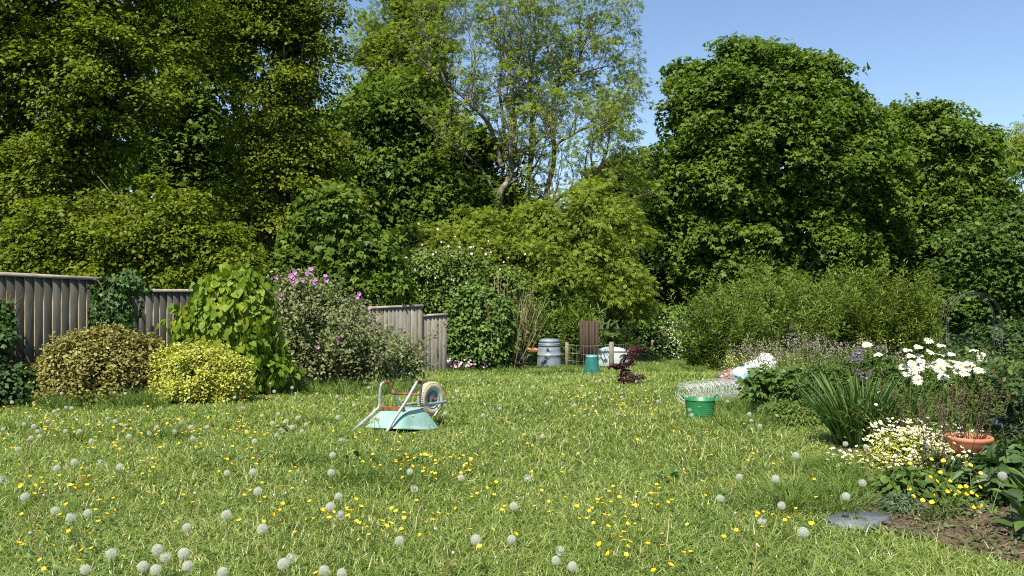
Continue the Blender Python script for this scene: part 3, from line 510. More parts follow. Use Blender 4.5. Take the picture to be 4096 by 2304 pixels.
# tray: rim ring and base ring, rounded corners, hollow underneath
rimQ = [bp(415,1052,-.34), bp(985,1075,.34), bp(1755,1105,.30), None]; baseQ = [bp(690,785,-.22), bp(1120,790,.215), bp(1432,742,.17), None]
def fourth(Q): uv = [(np.dot(p - BO, UA), np.dot(p - BO, VA), p[2]) for p in Q[:3]]; return BO + UA * uv[2][0] + VA * -uv[2][1] + np.array([0, 0, uv[2][2] + (uv[0][2] - uv[1][2]) * .4])
rimQ[3] = fourth(rimQ); baseQ[3] = fourth(baseQ)
def rounded(Q, f=.3, n=9, m=6):
    out = []
    for k in range(4):
        p, a, b = Q[k], Q[k - 1], Q[(k + 1) % 4]; s, e = p + (a - p) * f, p + (b - p) * f
        for t in np.linspace(0, 1, n): out.append((1 - t) ** 2 * s + 2 * t * (1 - t) * p + t * t * e)
        e2 = b + (p - b) * f
        for t in np.linspace(0, 1, m + 2)[1:-1]: out.append(e + (e2 - e) * t)
    return np.array(out)
r0, r1 = rounded(rimQ, .2), rounded(baseQ, .3); rings = []
cen = r0.mean(0)
lip = r0 + nz(r0 - cen) * .022
rings.append(lip + np.array([0, 0, -.016])); rings.append(lip); rings.append(r0 + np.array([0, 0, .006]))
for t in np.linspace(.08, .94, 9): rings.append(r0 + (r1 - r0) * t + np.array([0, 0, .018 * math.sin(t * 3.14)]))
rings.append(r1 + (r0 - r1) * .02 + np.array([0, 0, -.004])); rings.append(r1 + (r1.mean(0) - r1) * .06 + np.array([0, 0, .004])); rings.append(r1 + (r1.mean(0) - r1) * .95)
inner = [r + (cen - r) * np.array([.01, .01, 0]) + np.array([0, 0, -.006]) for r in rings[2:]]
def ring_mesh(rs, flip=False):
    mb = MB(); n = len(rs[0]); V = np.concatenate(rs); i = np.arange(len(rs) - 1)[:, None] * n; j = np.arange(n)[None]; j2 = (j + 1) % n
    f = np.stack([np.stack([i + j, i + j2, i + n + j2], -1), np.stack([i + j, i + n + j2, i + n + j], -1)], 2).reshape(-1, 3); mb.add(V, f[:, ::-1] if flip else f); return mb
o = ring_mesh(rings).build('tray', TRAYM, barrow, True)
ring_mesh(inner, True).build('tray_inside', mat('dark_tray_inside', [(.1,.17,.14),(.16,.25,.21),(.2,.3,.25)], .7, 5), barrow, True)
mb = MB(); a, b = bp(700,762,-.21), bp(1105,770,.205); box(mb, (a + b) / 2, (np.linalg.norm(b - a) / 2, .014, .022), np.stack([nz(b - a), nz(np.cross([0, 0, 1], b - a)), [0, 0, 1]], 1), bev=.003); mb.build('cross_plate', RUST, barrow)
mb = MB(); tubes(mb, [np.array([bp(1735,690,.12), bp(1600,890,.16)])], [.011], 8, caps=True); mb.build('strut', STEEL, barrow, True)
# wheel
wc = bp(1545, 600, 0.); wheel = bpy.data.objects.new('wheel', None); COL.objects.link(wheel); wheel.parent = barrow; wheel.matrix_parent_inverse = Matrix.Translation(barrow.location).inverted(); wheel.location = wc
MW = np.stack([UA, np.array([0, 0, 1.]), VA], 1)          # wheel plane axes, axle
RW, TW = .193, .048
prof = [(.112, -.03), (.122, -.04), (.15, -.047), (.172, -.045), (.186, -.036), (.193, -.018), (.194, 0), (.193, .018), (.186, .036), (.172, .045), (.15, .047), (.122, .04), (.112, .03), (.106, 0), (.112, -.03)]
t = MB(); lathe(t, prof, 64, M=MW)
for k in range(56):
    th = k * 2 * math.pi / 56
    for s in (-1, 1):
        c = np.array([math.cos(th) * .191, math.sin(th) * .191, s * .026]); rd = np.array([math.cos(th), math.sin(th), 0]); tg = np.array([-math.sin(th), math.cos(th), 0]); ax = nz(np.array([0, 0, 1.]) + tg * .3 * s - rd * .35 * s)
        box(t, MW @ c, (.006, .0065, .016), MW @ np.stack([rd, nz(np.cross(ax, rd)), ax], 1))
link('tyre', t.data('tyre', TYRE, False), wheel, (0, 0, 0))
t = MB(); lathe(t, [(.11, -.03), (.116, .032), (.108, .04), (.096, .03), (.092, .005), (.092, -.02), (.11, -.03)], 48, M=MW); lathe(t, [(0, .03), (.026, .03), (.03, .02), (.03, -.02), (0, -.02)], 20, M=MW)
for k in range(20):
    th = k * 2 * math.pi / 20; pts = [MW @ np.array([math.cos(th + .55 * (r - .025) / .075) * r, math.sin(th + .55 * (r - .025) / .075) * r, .018]) for r in np.linspace(.025, .1, 6)]; tubes(t, [np.array(pts)], [[.006, .0055, .005, .0045, .004, .004]], 5)
lathe(t, [(.092, -.012), (.03, -.012), (.03, -.016), (.092, -.016)], 40, M=MW)
link('rim', t.data('rim', RIMM, False), wheel, (0, 0, 0))
t = MB(); p = bp(1565, 615, .1); box(t, p, (.022, .008, .035), MW[:, [0, 2, 1]], bev=.004); box(t, bp(1530, 600, -.1), (.022, .008, .035), MW[:, [0, 2, 1]], bev=.004); tubes(t, [np.array([wc + VA * .11, wc - VA * .11])], [.009], 8, caps=True); t.build('axle_bracket', RUST, barrow)
# ---------------------------------------------------------------- bins, pots, tank
BINM = mat('grey_plastic', [(.13,.16,.19),(.18,.215,.25),(.23,.27,.3)], .42, 5, (1, 1, .4), detail=3)
def circ(r, z): return (r, z)
b = gp(2197, 24.); cb = thing('compost_bin', 'grey plastic compost bin with a ribbed collar and a screw lid', 'compost bin', b)
S = 1.0
t = MB(); lathe(t, [(.375,0),(.37,.05),(.362,.3),(.357,.40),(.362,.405),(.362,.425),(.354,.43),(.345,.55),(.338,.625),(.325,.648),(.28,.65)], 56); link('body', t.data('body', BINM, True), cb, (0, 0, 0))
bodyo = cb.children[0]
for zc, hw, hh in ((.19, .03, .07), (.5, .075, .035)):
    t = MB()
    for (dx, dz, sx, sz) in ((0, hh, hw, .004), (0, -hh, hw, .004), (-hw, 0, .004, hh), (hw, 0, .004, hh)): rr = .366 - (.03 * (zc) / .6); box(t, (dx, -math.sqrt(rr * rr - dx * dx) + .002, zc + dz), (sx, .005, sz))
    link('embossed_panel', t.data('embossed_panel', BINM), bodyo, (0, 0, 0))
t = MB(); lathe(t, [(.28,.65),(.305,.652),(.31,.685),(.33,.69),(.333,.705),(.322,.714),(.322,.72),(.333,.728),(.333,.748),(.322,.755),(.322,.765),(.316,.77),(.25,.775)], 56); link('collar', t.data('collar', BINM, True), cb, (0, 0, 0))
t = MB(); lathe(t, [(.25,.775),(.3,.777),(.302,.83),(.29,.862),(.24,.885),(.12,.898),(0,.9)], 56); lid = link('lid', t.data('lid', BINM, True), cb, (0, 0, 0))
DG_ = mat('dark_grip', [(.05,.06,.07),(.07,.085,.1),(.1,.11,.13)], .5)
for nm, c, h in (('handle', (-.02, -.02, .9), (.09, .05, .012)), ('latch', (-.01, -.3, .79), (.025, .012, .012))): t = MB(); box(t, c, h, bev=.003); link(nm, t.data(nm, DG_), lid, (0, 0, 0))
b = gp(2367, 19.3); cb = thing('cone_bin', 'teal green plastic cone with an open top standing in the grass', 'cone', b)
t = MB(); lathe(t, [(.195,0),(.19,.04),(.165,.25),(.142,.385)], 48); link('body', t.data('body', mat('teal_plastic', [(.012,.105,.095),(.02,.14,.125),(.032,.18,.155)], .35, 5), True), cb, (0, 0, 0))
t = MB(); lathe(t, [(.142,.383),(.147,.385),(.144,.43),(.136,.432),(.136,.36)], 48); link('rim', t.data('rim', mat('pale_teal_plastic', [(.08,.27,.25),(.1,.32,.3),(.13,.36,.33)], .4, 5), True), cb, (0, 0, 0))
b = gp(2067, 21.8, .02); pt = thing('plant_pot', 'black plastic pot tipped over in the long grass', 'pot', b)
Mt = np.array(Euler((math.radians(52), 0, math.radians(14))).to_matrix()) @ np.diag([1, 1, 1.])
BLK = mat('black_plastic', [(.018,.02,.022),(.03,.034,.038),(.06,.065,.07)], .35, 4, detail=3)
t = MB(); lathe(t, [(0,0),(.125,0),(.132,.01),(.19,.27),(.2,.275),(.2,.3),(.186,.3),(.12,.03),(0,.02)], 40, c=(0, -.06, .17), M=Mt @ np.diag([1, -1, 1.])); link('body', t.data('body', BLK, True), pt, (0, 0, 0))
TK = mat('pale_blue_plastic', [(.33,.42,.42),(.42,.5,.49),(.5,.57,.55)], .55, 4)
b = gp(2447, 25.3); tk = thing('water_tank', 'pale blue-grey plastic tank with a shallow domed lid behind the wire fence', 'tank', b)
t = MB(); box(t, (0, 0, .24), (.5, .33, .24), bev=.04); link('body', t.data('body', TK), tk, (0, 0, 0))
t = MB(); box(t, (0, 0, .495), (.53, .36, .022), bev=.015); V = np.array([(x * .5, y * .33, .51 + .1 * (1 - x * x) * (1 - y * y)) for y in np.linspace(-1, 1, 9) for x in np.linspace(-1, 1, 9)]); q = np.array([r * 9 + c for r in range(8) for c in range(8)])
t.add(V, np.concatenate([np.stack([q, q + 1, q + 10], -1), np.stack([q, q + 10, q + 9], -1)])); link('lid', t.data('lid', TK), tk, (0, 0, 0))
t = MB(); lathe(t, [(0, .006), (.07, .006), (.085, 0)], 20, c=(-.24, -.333, .2), M=[[1, 0, 0], [0, 0, -1], [0, 1, 0]]); link('round_badge', t.data('round_badge', mat('grey_badge', [(.2,.26,.27),(.25,.31,.32),(.3,.36,.36)], .6)), tk, (0, 0, 0))
b = gp(2357, 23.2); pn = thing('slatted_screen', 'shaded brown screen of upright wooden slats under the trees', 'screen', b); t = MB()
for k in range(13): box(t, (-.26 + k * .043, .012 * R.standard_normal(), .72 + .015 * R.standard_normal()), (.018, .012, .72), tint=R.random())
link('slats', t.data('slats', mat('shaded_brown_slat', [(.02,.012,.008),(.05,.03,.017),(.1,.06,.034)], .85, 8, (3, 3, .3), use_tint=.5)), pn, (0, 0, 0));  # slat browns darkened to stand for the shade under the trees
for z in (.3, 1.1): t = MB(); box(t, (0, .03, z), (.28, .014, .03)); link('rail', t.data('rail', BARK), pn, (0, 0, 0))
# broken bricks
BRK = mat('orange_brick', [(.28,.11,.05),(.42,.19,.09),(.52,.28,.15)], .9, 9, bump=.5)
for k, (px, py, lab) in enumerate(((2105,1345,'broken orange brick lying under the bush, higher of the two beside the compost bin'), (2125,1400,'flat orange brick under the bush, lower of the two beside the compost bin'))):
    t = MB(); box(t, (0, 0, 0), (.26 if k == 0 else .22, .1, .17 if k == 0 else .06), np.array(Euler((.2, .3 - k * .2, .4)).to_matrix()), bev=.02); p = at(px, py, 24.4); o = t.build('brick', BRK); o.location = p; tag(o, lab, 'brick', 'orange bricks by the compost bin')
# green tub
TUBM = mat('green_rubber', [(.012,.125,.04),(.022,.17,.058),(.035,.21,.075)], .42, 4, detail=3)
tubp = gp(2800, 9.35); tub = thing('garden_tub', 'green flexible tub with two rim handles standing in the grass', 'tub', tubp); tub.scale = (.92,) * 3
pr = [(.0,.012),(.15,.0),(.165,.006)] + [(.166 + .022 * (z / .24) + .0012 * math.sin(z * 260), z) for z in np.linspace(.02, .235, 34)] + [(.194,.238),(.196,.246),(.19,.25),(.182,.245),(.165,.03),(0,.03)]
t = MB(); lathe(t, pr, 56); link('body', t.data('body', TUBM, True), tub, (0, 0, 0))
for s in (-1, 1):
    L = smooth_line([(s * .188, -.075, .24), (s * .215, -.06, .28), (s * .235, 0, .3), (s * .215, .06, .28), (s * .188, .075, .24)], 14); t = MB(); tubes(t, [L], [.009], 8); link('handle', t.data('handle', TUBM, True), tub, (0, 0, 0))
# roll of wire netting
WIRE = mat('galvanised_wire', [(.55,.58,.6),(.68,.7,.72),(.78,.8,.8)], .35, 20, metal=.15)
A, B = np.append(at(2735, 0, 10.15)[:2], 0), np.append(at(2960, 0, 10.75)[:2], 0); ctr = (A + B) / 2; ctr[2] = gz(ctr[0], ctr[1]) + .25; ax = nz(B - A); ra = np.cross(ax, [0, 0, 1.]); Ln = np.linalg.norm(B - A)
wr = thing('wire_roll', 'loose roll of silvery wire netting lying behind the green tub', 'wire netting', (float(ctr[0]), float(ctr[1]), float(ctr[2] - .25))); t = MB(); ends = MB()
th = np.linspace(0, 2 * math.pi * 4.2, 150)
for k in range(9):
    s = (k / 8 - .5) * Ln
    for e in range(2):
        rr = .065 + .085 * th / th[-1] + .006 * np.sin(th * 2.7 + k * 1.3 + e) + .004 * R.standard_normal(150); ds = s + .018 * np.sin(th * 1.3 + k * 2 + e * 1.5) + .016 * e
        tubes(t, [ctr + ax * ds[:, None] + ra * (np.cos(th) * rr)[:, None] + np.array([0, 0, 1.]) * (np.sin(th) * rr * .93)[:, None]], [.0016], 3)
t.build('loop_wire', WIRE, wr)
for k in range(24):
    a = R.random() * 6.28; r = .07 + .085 * R.random(); s = np.linspace(-.5, .5, 12) * Ln
    tubes(ends, [ctr + ax * s[:, None] + (ra * math.cos(a) + np.array([0, 0, .93]) * math.sin(a)) * (r + .006 * R.standard_normal((12, 1)))], [.0013], 3)
ends.build('cross_wire', WIRE, wr)
# plastic sacks
def sack(name, label, c, h, mats, seed, rot, cut=None, amp=.36):
    n, m = 64, 34; u = np.linspace(0, 2 * math.pi, n, endpoint=False); v = np.linspace(-1.5, 1.5, m); U, Vv = np.meshgrid(u, v)
    d = np.stack([np.cos(U) * np.cos(Vv), np.sin(U) * np.cos(Vv), np.sin(Vv)], -1); r = np.ones(U.shape)
    for k in range(9):
        w_ = nz(R.standard_normal(3)); ph = R.random() * 6; fr = 2.2 + k * 1.3; r += amp * (.16 / (1 + .45 * k)) * (1 - 2 * np.abs(np.sin(fr * (d @ w_) + ph)))
    P = d * r[..., None] * np.array(h); P[..., 2] = np.maximum(P[..., 2], -h[2] * .5); P = P.reshape(-1, 3) @ np.array(Euler(rot).to_matrix()).T + np.array(c)
    i, j = np.meshgrid(np.arange(m - 1), np.arange(n), indexing='ij'); q = i * n + j; q2 = i * n + (j + 1) % n
    F = np.concatenate([np.stack([q, q2, q2 + n], -1).reshape(-1, 3), np.stack([q, q2 + n, q + n], -1).reshape(-1, 3)]); t = MB(); t.add(P, F); o = t.build(name, mats); tag(o, label, 'sack', 'plastic sacks'); return o
WPL = mat('white_plastic', [(.62,.64,.66),(.76,.77,.78),(.82,.82,.82)], .35, 5)
BPL = mat('blue_print_plastic', [(.7,.72,.74),(.68,.7,.73),(.17,.4,.62),(.3,.5,.66),(.72,.74,.76)], .35, 4.2, detail=2)
DPL = mat('dark_print_plastic', [(.05,.035,.035),(.13,.1,.09),(.26,.13,.08),(.3,.27,.25),(.1,.08,.08)], .35, 7, detail=2)
sack('plastic_sack', 'crumpled white plastic sack at the edge of the border', at(3035, 1478, 14.6), (.34, .24, .22), WPL, 1, (.1, -.15, .2))
sack('plastic_sack', 'small white plastic sack standing behind the crumpled one', at(3062, 1452, 14.8), (.2, .16, .2), WPL, 2, (.1, -.5, .2))
sack('plastic_sack', 'plastic sack printed in blue and white lying flat on the grass', at(2985, 1500, 14.3), (.3, .2, .17), BPL, 3, (.1, .1, .3))
sack('plastic_sack', 'dark brown and orange printed sack at the tip of the heap', at(2912, 1508, 14.3), (.22, .16, .14), DPL, 4, (.1, -.2, .1))
t = MB(); tubes(t, [smooth_line([at(2870,1476,14.6), at(2900,1472,14.5), at(2940,1480,14.4)], 8)], [.01], 5); tag(t.build('dead_branch', DEAD), 'thin brown dead branch lying across the grass beside the sacks', 'branch')
# far posts and wire
POST = mat('post_wood', [(.1,.085,.06),(.2,.175,.13),(.3,.265,.205)], .9, 5, (2, 2, .5), bump=.3)
PG = 'round wooden fence posts'; posts = []
for px, yt, d, r, lab in ((2446,1368,22.6,.07,'thick weathered fence post between the green cone and the pale tank'), (2268,1370,23.6,.055,'shaded fence post right of the grey compost bin'), (2553,1357,28.5,.055,'round fence post just behind the purple maple'),
     (2610,1360,30.,.055,'round fence post between the purple maple and the cow parsley, nearer the maple'), (2659,1365,32.,.055,'round fence post standing in the cow parsley'), (3843,1366,29.,.055,'round wooden post seen through the metal arch'), (3655,1395,29.5,.05,'short post half hidden behind the yellowish willow')):
    b = gp(px, d, -.1); zt = at(px, yt, d)[2]; t = MB(); lathe(t, [(0, 0), (r, 0), (r * .98, (zt - b[2]) * .5), (r * .95, zt - b[2] - .01), (r * .8, zt - b[2]), (0, zt - b[2] + .005)], 14); o = t.build('fence_post', POST, smooth=True, loc=b); tag(o, lab, 'fence post', PG); posts.append(np.array([b[0], b[1], zt]))
t = MB(); order = [posts[1], posts[0], posts[2], posts[3], posts[4]]; order = order[:1] + order[1:]
for dz in (.06, .3, .52, .72):
    for a, b in zip(order[:-1], order[1:]): m_ = (a + b) / 2 + np.array([0, -.06, -.05]); tubes(t, [smooth_line([a + np.array([0, -.06, -dz]), m_ - np.array([0, 0, dz]), b + np.array([0, -.06, -dz])], 8)], [.0025], 3)
for a, b in zip(order[:-1], order[1:]):
    for s in np.linspace(0.05, .95, 12): p = a + (b - a) * s + np.array([0, -.06, 0]); tubes(t, [np.array([p - np.array([0, 0, .08]), p - np.array([0, 0, .74])])], [.0016], 3)
tag(t.build('wire_fence', WIRE), 'thin wire stock fence strung between the round posts', 'wire fence')
t = MB()
for dz in (.08, .4): tubes(t, [np.array([posts[6] + np.array([-2, 0, -dz]), posts[6] + np.array([0, -.06, -dz]), posts[5] + np.array([0, -.06, -dz]), posts[5] + np.array([3, 0, -dz - .1])])], [.006], 3)
tag(t.build('wire_fence', WIRE), 'thin wire strands running behind the metal arch', 'wire fence')
# metal arch
IRON = mat('dark_iron', [(.03,.032,.034),(.06,.062,.065),(.11,.11,.11)], .45, 9, metal=.5)
d0 = 19.5; arch = thing('garden_arch', 'thin dark metal garden arch standing empty beyond the daisies', 'arch', gp(3898, d0)); hw = 113 * d0 / FPX; cx = (3898 - HX) / FPX * d0; g0 = float(gz(cx, d0)); H = at(0, 1168, d0)[2] - g0
for e in (0, 1):
    for r_ in (0, .045):
        th = np.linspace(math.pi, 0, 30); w2 = hw - r_; hoop = np.stack([cx + w2 * np.cos(th), 0 * th + d0 + e * .32, g0 + H - hw + w2 * np.sin(th)], -1); L = np.concatenate([[[cx - w2, d0 + e * .32, g0]], hoop, [[cx + w2, d0 + e * .32, g0]]]); t = MB(); tubes(t, [L], [.0065], 6); t.build('hoop', IRON, arch, True)
rungs = []
for th in np.linspace(math.pi, 0, 9): p = np.array([cx + hw * math.cos(th), d0, g0 + H - hw + hw * math.sin(th)]); rungs.append(np.array([p, p + [0, .32, 0]]))
for z in np.arange(.3, H - hw, .3):
    for s in (-1, 1): rungs.append(np.array([[cx + s * hw, d0, g0 + z], [cx + s * hw, d0 + .32, g0 + z]]))
for L in rungs: t = MB(); tubes(t, [L], [.005], 5); t.build('rung', IRON, arch)
# purple maple
b = gp(2502, 15.2); mp_ = thing('maple_sapling', 'small purple-leaved maple sapling in the lawn', 'sapling', b); t = MB(); tubes(t, [smooth_line([b, b + [.01, 0, .2], b + [-.02, 0, .42], b + [.05, 0, .62], b + [.2, .02, .74]], 16), smooth_line([b + [0, 0, .3], b + [-.12, -.03, .36], b + [-.24, -.03, .38]], 8), smooth_line([b + [0, 0, .12], b + [.14, 0, .17], b + [.25, 0, .18]], 8)], [np.linspace(.013, .004, 16), .006, .005], 6); t.build('trunk', BARK, mp_, True)
C = np.array([b + np.array(p) for p in ((-.24,-.03,.38),(-.17,-.02,.4),(-.1,0,.36),(-.03,0,.42),(.04,0,.5),(.1,0,.58),(.03,-.02,.56),(.18,0,.68),(.27,.02,.72),(.12,.02,.72),(.08,-.03,.42),(.0,.0,.3),(.05,0,.24),(.25,0,.18),(.17,0,.17),(-.03,0,.12),(.05,0,.1),(-.06,0,.2))]); O = nz(C - b + np.array([0, 0, .1])); t = MB(); spray(t, C, O, 60, .075, .35, .06, 'kite', up=.7, ldroop=.5); t.build('foliage', MAPLE, mp_)
# small flowering plants along the back
PHL, _ = flower_mesh('flower', [PINK], 5, .022, 1.8, cup=.15)
for px, d, n, lab in ((1822, 20.6, 40, 'pink flower clump at the foot of the low fence end'), (1918, 21.2, 45, 'pink flower clump under the dark shrub, right of the fence end')):
    root, P = shoot_plant('phlox_plant', lab, 'flower clump', gp(px, d), 26, .34, .22, 9, .07, 'lance', BORD, STEM, group='pink flower clumps')
    for k in range(n): p = P[k % 26, -1] + .05 * R.standard_normal(3); link('flower', PHL, root, p - np.array(root.location), face((.4 * R.standard_normal(), -1, .9)), float(R.uniform(1.2, 1.8)))
root, P = shoot_plant('lupin_plant', 'single dark purple lupin spike in front of the low fence end', 'lupin', gp(1747, 19.8), 8, .4, .2, 10, .09, 'lance', BORD, STEM); t = MB(); b = gp(1747, 19.8, .45); n = 140; h = R.random(n); th = R.random(n) * 6.28; Pp = b + np.stack([np.cos(th) * .03 * (1.1 - h), np.sin(th) * .03 * (1.1 - h), h * .2], -1); leaves(t, Pp, np.stack([np.cos(th), np.sin(th), 0 * th], -1), np.tile([0, 0, 1.], (n, 1)), .022, 'oval'); t.build('flower_spike', leaf_mat('lupin_petal', [(.1,.03,.14),(.2,.08,.26),(.32,.18,.38)], .1), root)
# ---------------------------------------------------------------- right-hand border
BP = 'border plants'
hon, P = shoot_plant('honesty_patch', 'hazy patch of tall stems with faint purple flowers at the back of the border', 'flower patch', gp(3260, 12.), 300, 1.02, .55, 16, .055, 'lance', BORDY, STEM, r=.003, root_r=.75, t0=.15, hj=.3)
t = MB(); C = np.repeat(P[:, -1], 9, 0) + .045 * R.standard_normal((300 * 9, 3)) - np.array([0, 0, .03]); leaves(t, C, R.standard_normal((len(C), 3)), R.standard_normal((len(C), 3)) + [0, -.5, .7], .026, 'oval', R.random(len(C)) * .6); t.build('blossom', leaf_mat('faded_purple', [(.2,.14,.17),(.3,.24,.24),(.4,.35,.3)], .15), hon)
mm_, P = shoot_plant('yellow_flower_patch', 'small patch of pale yellow flowers behind the white sack', 'flower patch', gp(3050, 15.8), 70, .55, .4, 12, .06, 'lance', BORDY, STEM, root_r=.45); t = MB(); C = np.repeat(P[:, -1], 5, 0) + .05 * R.standard_normal((350, 3)); leaves(t, C, R.standard_normal((350, 3)), R.standard_normal((350, 3)) + [0, -.5, 1], .035, 'oval'); t.build('blossom', leaf_mat('pale_yellow', [(.6,.52,.14),(.7,.62,.22),(.78,.72,.35)], .2), mm_)
mound('currant_bush', 'leafy green bush with broad lobed leaves at the front of the border beside the tub', 'shrub', [(3130,1570,80,50),(3080,1530,60,45),(3180,1540,80,45),(3200,1590,90,60),(3100,1610,60,40),(3170,1640,90,40)], 9.7, BORD, 3120, 60, .14, 6, 6, .12, .12, 'lobed', up=.6, fill=.5, fsize=1.2)
for px, py, d, lab in ((3065,1455,10.6,'pale sycamore seedling with big drooping leaves beside the white sack'),):
    root, P = shoot_plant('sycamore_seedling', lab, 'seedling', gp(px, d), 5, .62, .16, 5, .15, 'lobed', GREY, RSTEM, t0=.55, ang=1.1)
mound('geranium_clump', 'low mat of small toothed leaves between the lobed bush and the sword-leaved clump', 'plant', [(3210,1680,110,45),(3300,1700,90,50),(3150,1660,60,40)], 8.9, BORDY, 3220, 70, .12, 6, 8, .1, .06, 'lance', up=.5, fill=.6)
mound('green_undergrowth', 'mixed green foliage filling the back of the border behind the daisies', 'undergrowth', [(3330,1540,110,80),(3480,1480,120,70),(3500,1560,150,90),(3700,1580,160,100),(3880,1570,130,110),(3400,1600,120,80),(3600,1650,180,70)], 9.2, BORD, 3600, 210, .16, 7, 12, .12, .065, 'lance', up=.3, ldroop=-.5, fill=.6)
# sword leaves
def blades(mb, B, D, L, W, bend, seg=6, tint=None):
    n = len(B); t = np.linspace(0, 1, seg + 1); s = nz(np.cross(D, [0, 0, 1.]) + 1e-5 + .4 * R.standard_normal((n, 3)) * .3); hd = nz(D * np.array([1, 1, 0]) + 1e-6)
    C = B[:, None] + nz(D)[:, None] * (L[:, None] * t)[..., None] + hd[:, None] * (bend[:, None] * L[:, None] * t ** 2.2)[..., None] - np.array([0, 0, 1.]) * (bend[:, None] * L[:, None] * .55 * t ** 2.6)[..., None]
    wd = W[:, None] * np.clip(1.05 - t ** 2.2, .0, 1); Lf, Rt = C - s[:, None] * wd[..., None] * .5, C + s[:, None] * wd[..., None] * .5; V = np.stack([Lf, Rt], 2).reshape(n, -1, 3)
    f = []; 
    for i in range(seg): a = 2 * i; f += [(a, a + 1, a + 3), (a, a + 3, a + 2)] if i < seg - 1 else [(a, a + 1, a + 3)]
    f = np.array(f); F = f[None] + (np.arange(n) * (2 * seg + 2))[:, None, None]
    if tint is None: tint = np.clip(.45 + .22 * R.standard_normal(n), 0, 1)
    mb.add(V.reshape(-1, 3), F.reshape(-1, 3), np.repeat(tint, len(f)))
def sword_clump(label, b, n, L, spread, rr, W, mt=IRIS, lean=(0, 0), name='iris_clump', cat='plant'):
    th = R.random(n) * 6.283; r = np.sqrt(R.random(n)); B = np.array(b) + np.stack([np.cos(th) * r * rr, np.sin(th) * r * rr, 0 * r], -1); D = np.stack([np.cos(th) * r * spread + lean[0] + .1 * R.standard_normal(n), np.sin(th) * r * spread + lean[1] + .1 * R.standard_normal(n), np.ones(n)], -1)
    t = MB(); blades(t, B, D, L * R.uniform(.55, 1.1, n), W * R.uniform(.7, 1.2, n), .12 + .22 * R.random(n) * r); root = thing(name, label, cat, b); t.build('foliage', mt, root); return root
sword_clump('large clump of upright dark green sword-shaped leaves', gp(3440, 7.45), 420, .76, .42, .2, .026)
sword_clump('second smaller sword-leaved clump behind the white flower mound', gp(3610, 7.7), 130, .62, .4, .2, .02, BORD)
# columbine
col, P = shoot_plant('columbine_plant', 'columbine with drooping lilac flowers above the sword leaves', 'columbine', gp(3450, 8.1), 9, .95, .16, 5, .06, 'kite', BORD, STEM, r=.004, root_r=.1); COLF, _ = flower_mesh('flower', [LILAC], 5, .032, 1.3, cup=1.1, layers=2)
for x, y in ((700,432),(768,388),(825,362),(757,430),(826,420),(797,452),(790,552),(820,565),(826,618),(877,627),(890,592),(910,555),(905,575),(985,765),(1062,738)): link('flower', COLF, col, at(3100 + x / 2.415, 1250 + y / 2.415, 7.9) - np.array(col.location), face((.4 * R.standard_normal(), -.7, -.5)), float(R.uniform(1.2, 1.6)))
t = MB()
for x, y in ((768,370),(826,340),(880,545),(800,540)): tubes(t, [smooth_line([gp(3440, 8.0), at(3100 + (x + 840) / 2 / 2.415, 1250 + (y + 400) / 2.415, 7.95), at(3100 + x / 2.415, 1250 + y / 2.415, 7.9)], 9)], [.003], 4)
t.build('flower_stem', DEAD, col)
# ox-eye daisies
DP, DD = flower_mesh('petals', [WHITE, DISC], 18, .034, .62, disc=.012, cup=.02, dome=.45)
for m_ in (DP,): pass
dz_ = gp(3770, 6.9); dai = thing('daisy_clump', 'clump of tall white ox-eye daisies with yellow centres', 'daisies', dz_); stem = MB(); DS = []
heads = [(890,310),(995,407),(1280,362),(1310,418),(1395,415),(1385,332),(1487,272),(1500,380),(1605,318),(1600,408),(1705,402),(1410,465),(1325,488),(1245,525),(1335,530),(1450,508),(1550,483),(1525,525),(1595,537),(1690,515),(1720,470),(1790,510),(1870,492),(1845,535),(1275,595),(1345,570),(1380,650),(1625,618),(1775,565),(1830,590),(1920,367),(1990,405),(2000,458),(2065,462),(2030,560),(1975,560),(1930,525),(1650,500),(1385,545),(1600,470)]
for i, (x, y) in enumerate(heads):
    d = 6.75 + .5 * R.random() - (.25 if (x, y) in ((1595,537),(1380,650)) else 0); p = at(3100 + x / 2.415, 1250 + y / 2.415, d); nrm = (.12 * R.standard_normal(), -1, .25) if (x, y) in ((1380,650),(1595,537)) else (-.15 + .25 * R.standard_normal(), -.45 + .25 * R.standard_normal(), 1)
    fl = link('flower', DP, dai, p - dz_, face(nrm), float(R.uniform(1., 1.2)) * (1.12 if y > 500 else .95)); link('disc', DD, fl, (0, 0, .001))
    g = np.array([p[0] * .75 + .25 * dz_[0] + .03 * R.standard_normal(), 6.95 + .25 * R.random(), 0]); g[2] = gz(g[0], g[1]); nn = np.array(nz(np.array(nrm, float))); DS.append(smooth_line([g, g * .45 + p * .55 + [0, 0, -.02], p - nn * .06 - [0, 0, .03], p - nn * .006], 9))
for L in DS: tubes(stem, [L], [np.linspace(.0034, .0024, 9)], 4, tint=R.random())
f = MB(); leaf_stems(f, np.array(DS), 16, .05, 'lance', 0, ang=.8); P = shoots(dz_ + [.0, .1, 0], 150, .62, .5, root_r=.5); leaf_stems(f, P, 18, .05, 'lance', .1); stem_tubes(stem, P, .0026); stem.build('stem', STEM, dai); f.build('foliage', BORD, dai)
BUD = MB(); lathe(BUD, [(0, -.006), (.006, -.004), (.008, 0), (.006, .005), (0, .007)], 8); BUDM = BUD.data('bud', CREAM, True)
for x, y in ((847,285),(1062,272),(1110,275),(1142,265),(1210,262),(1218,295),(876,372),(1185,393),(1238,450),(1470,622),(1500,625),(1785,628),(1720,525),(1705,700),(1500,560)): link('bud', BUDM, dai, at(3100 + x / 2.415, 1250 + y / 2.415, 7.) - dz_, None, .8)
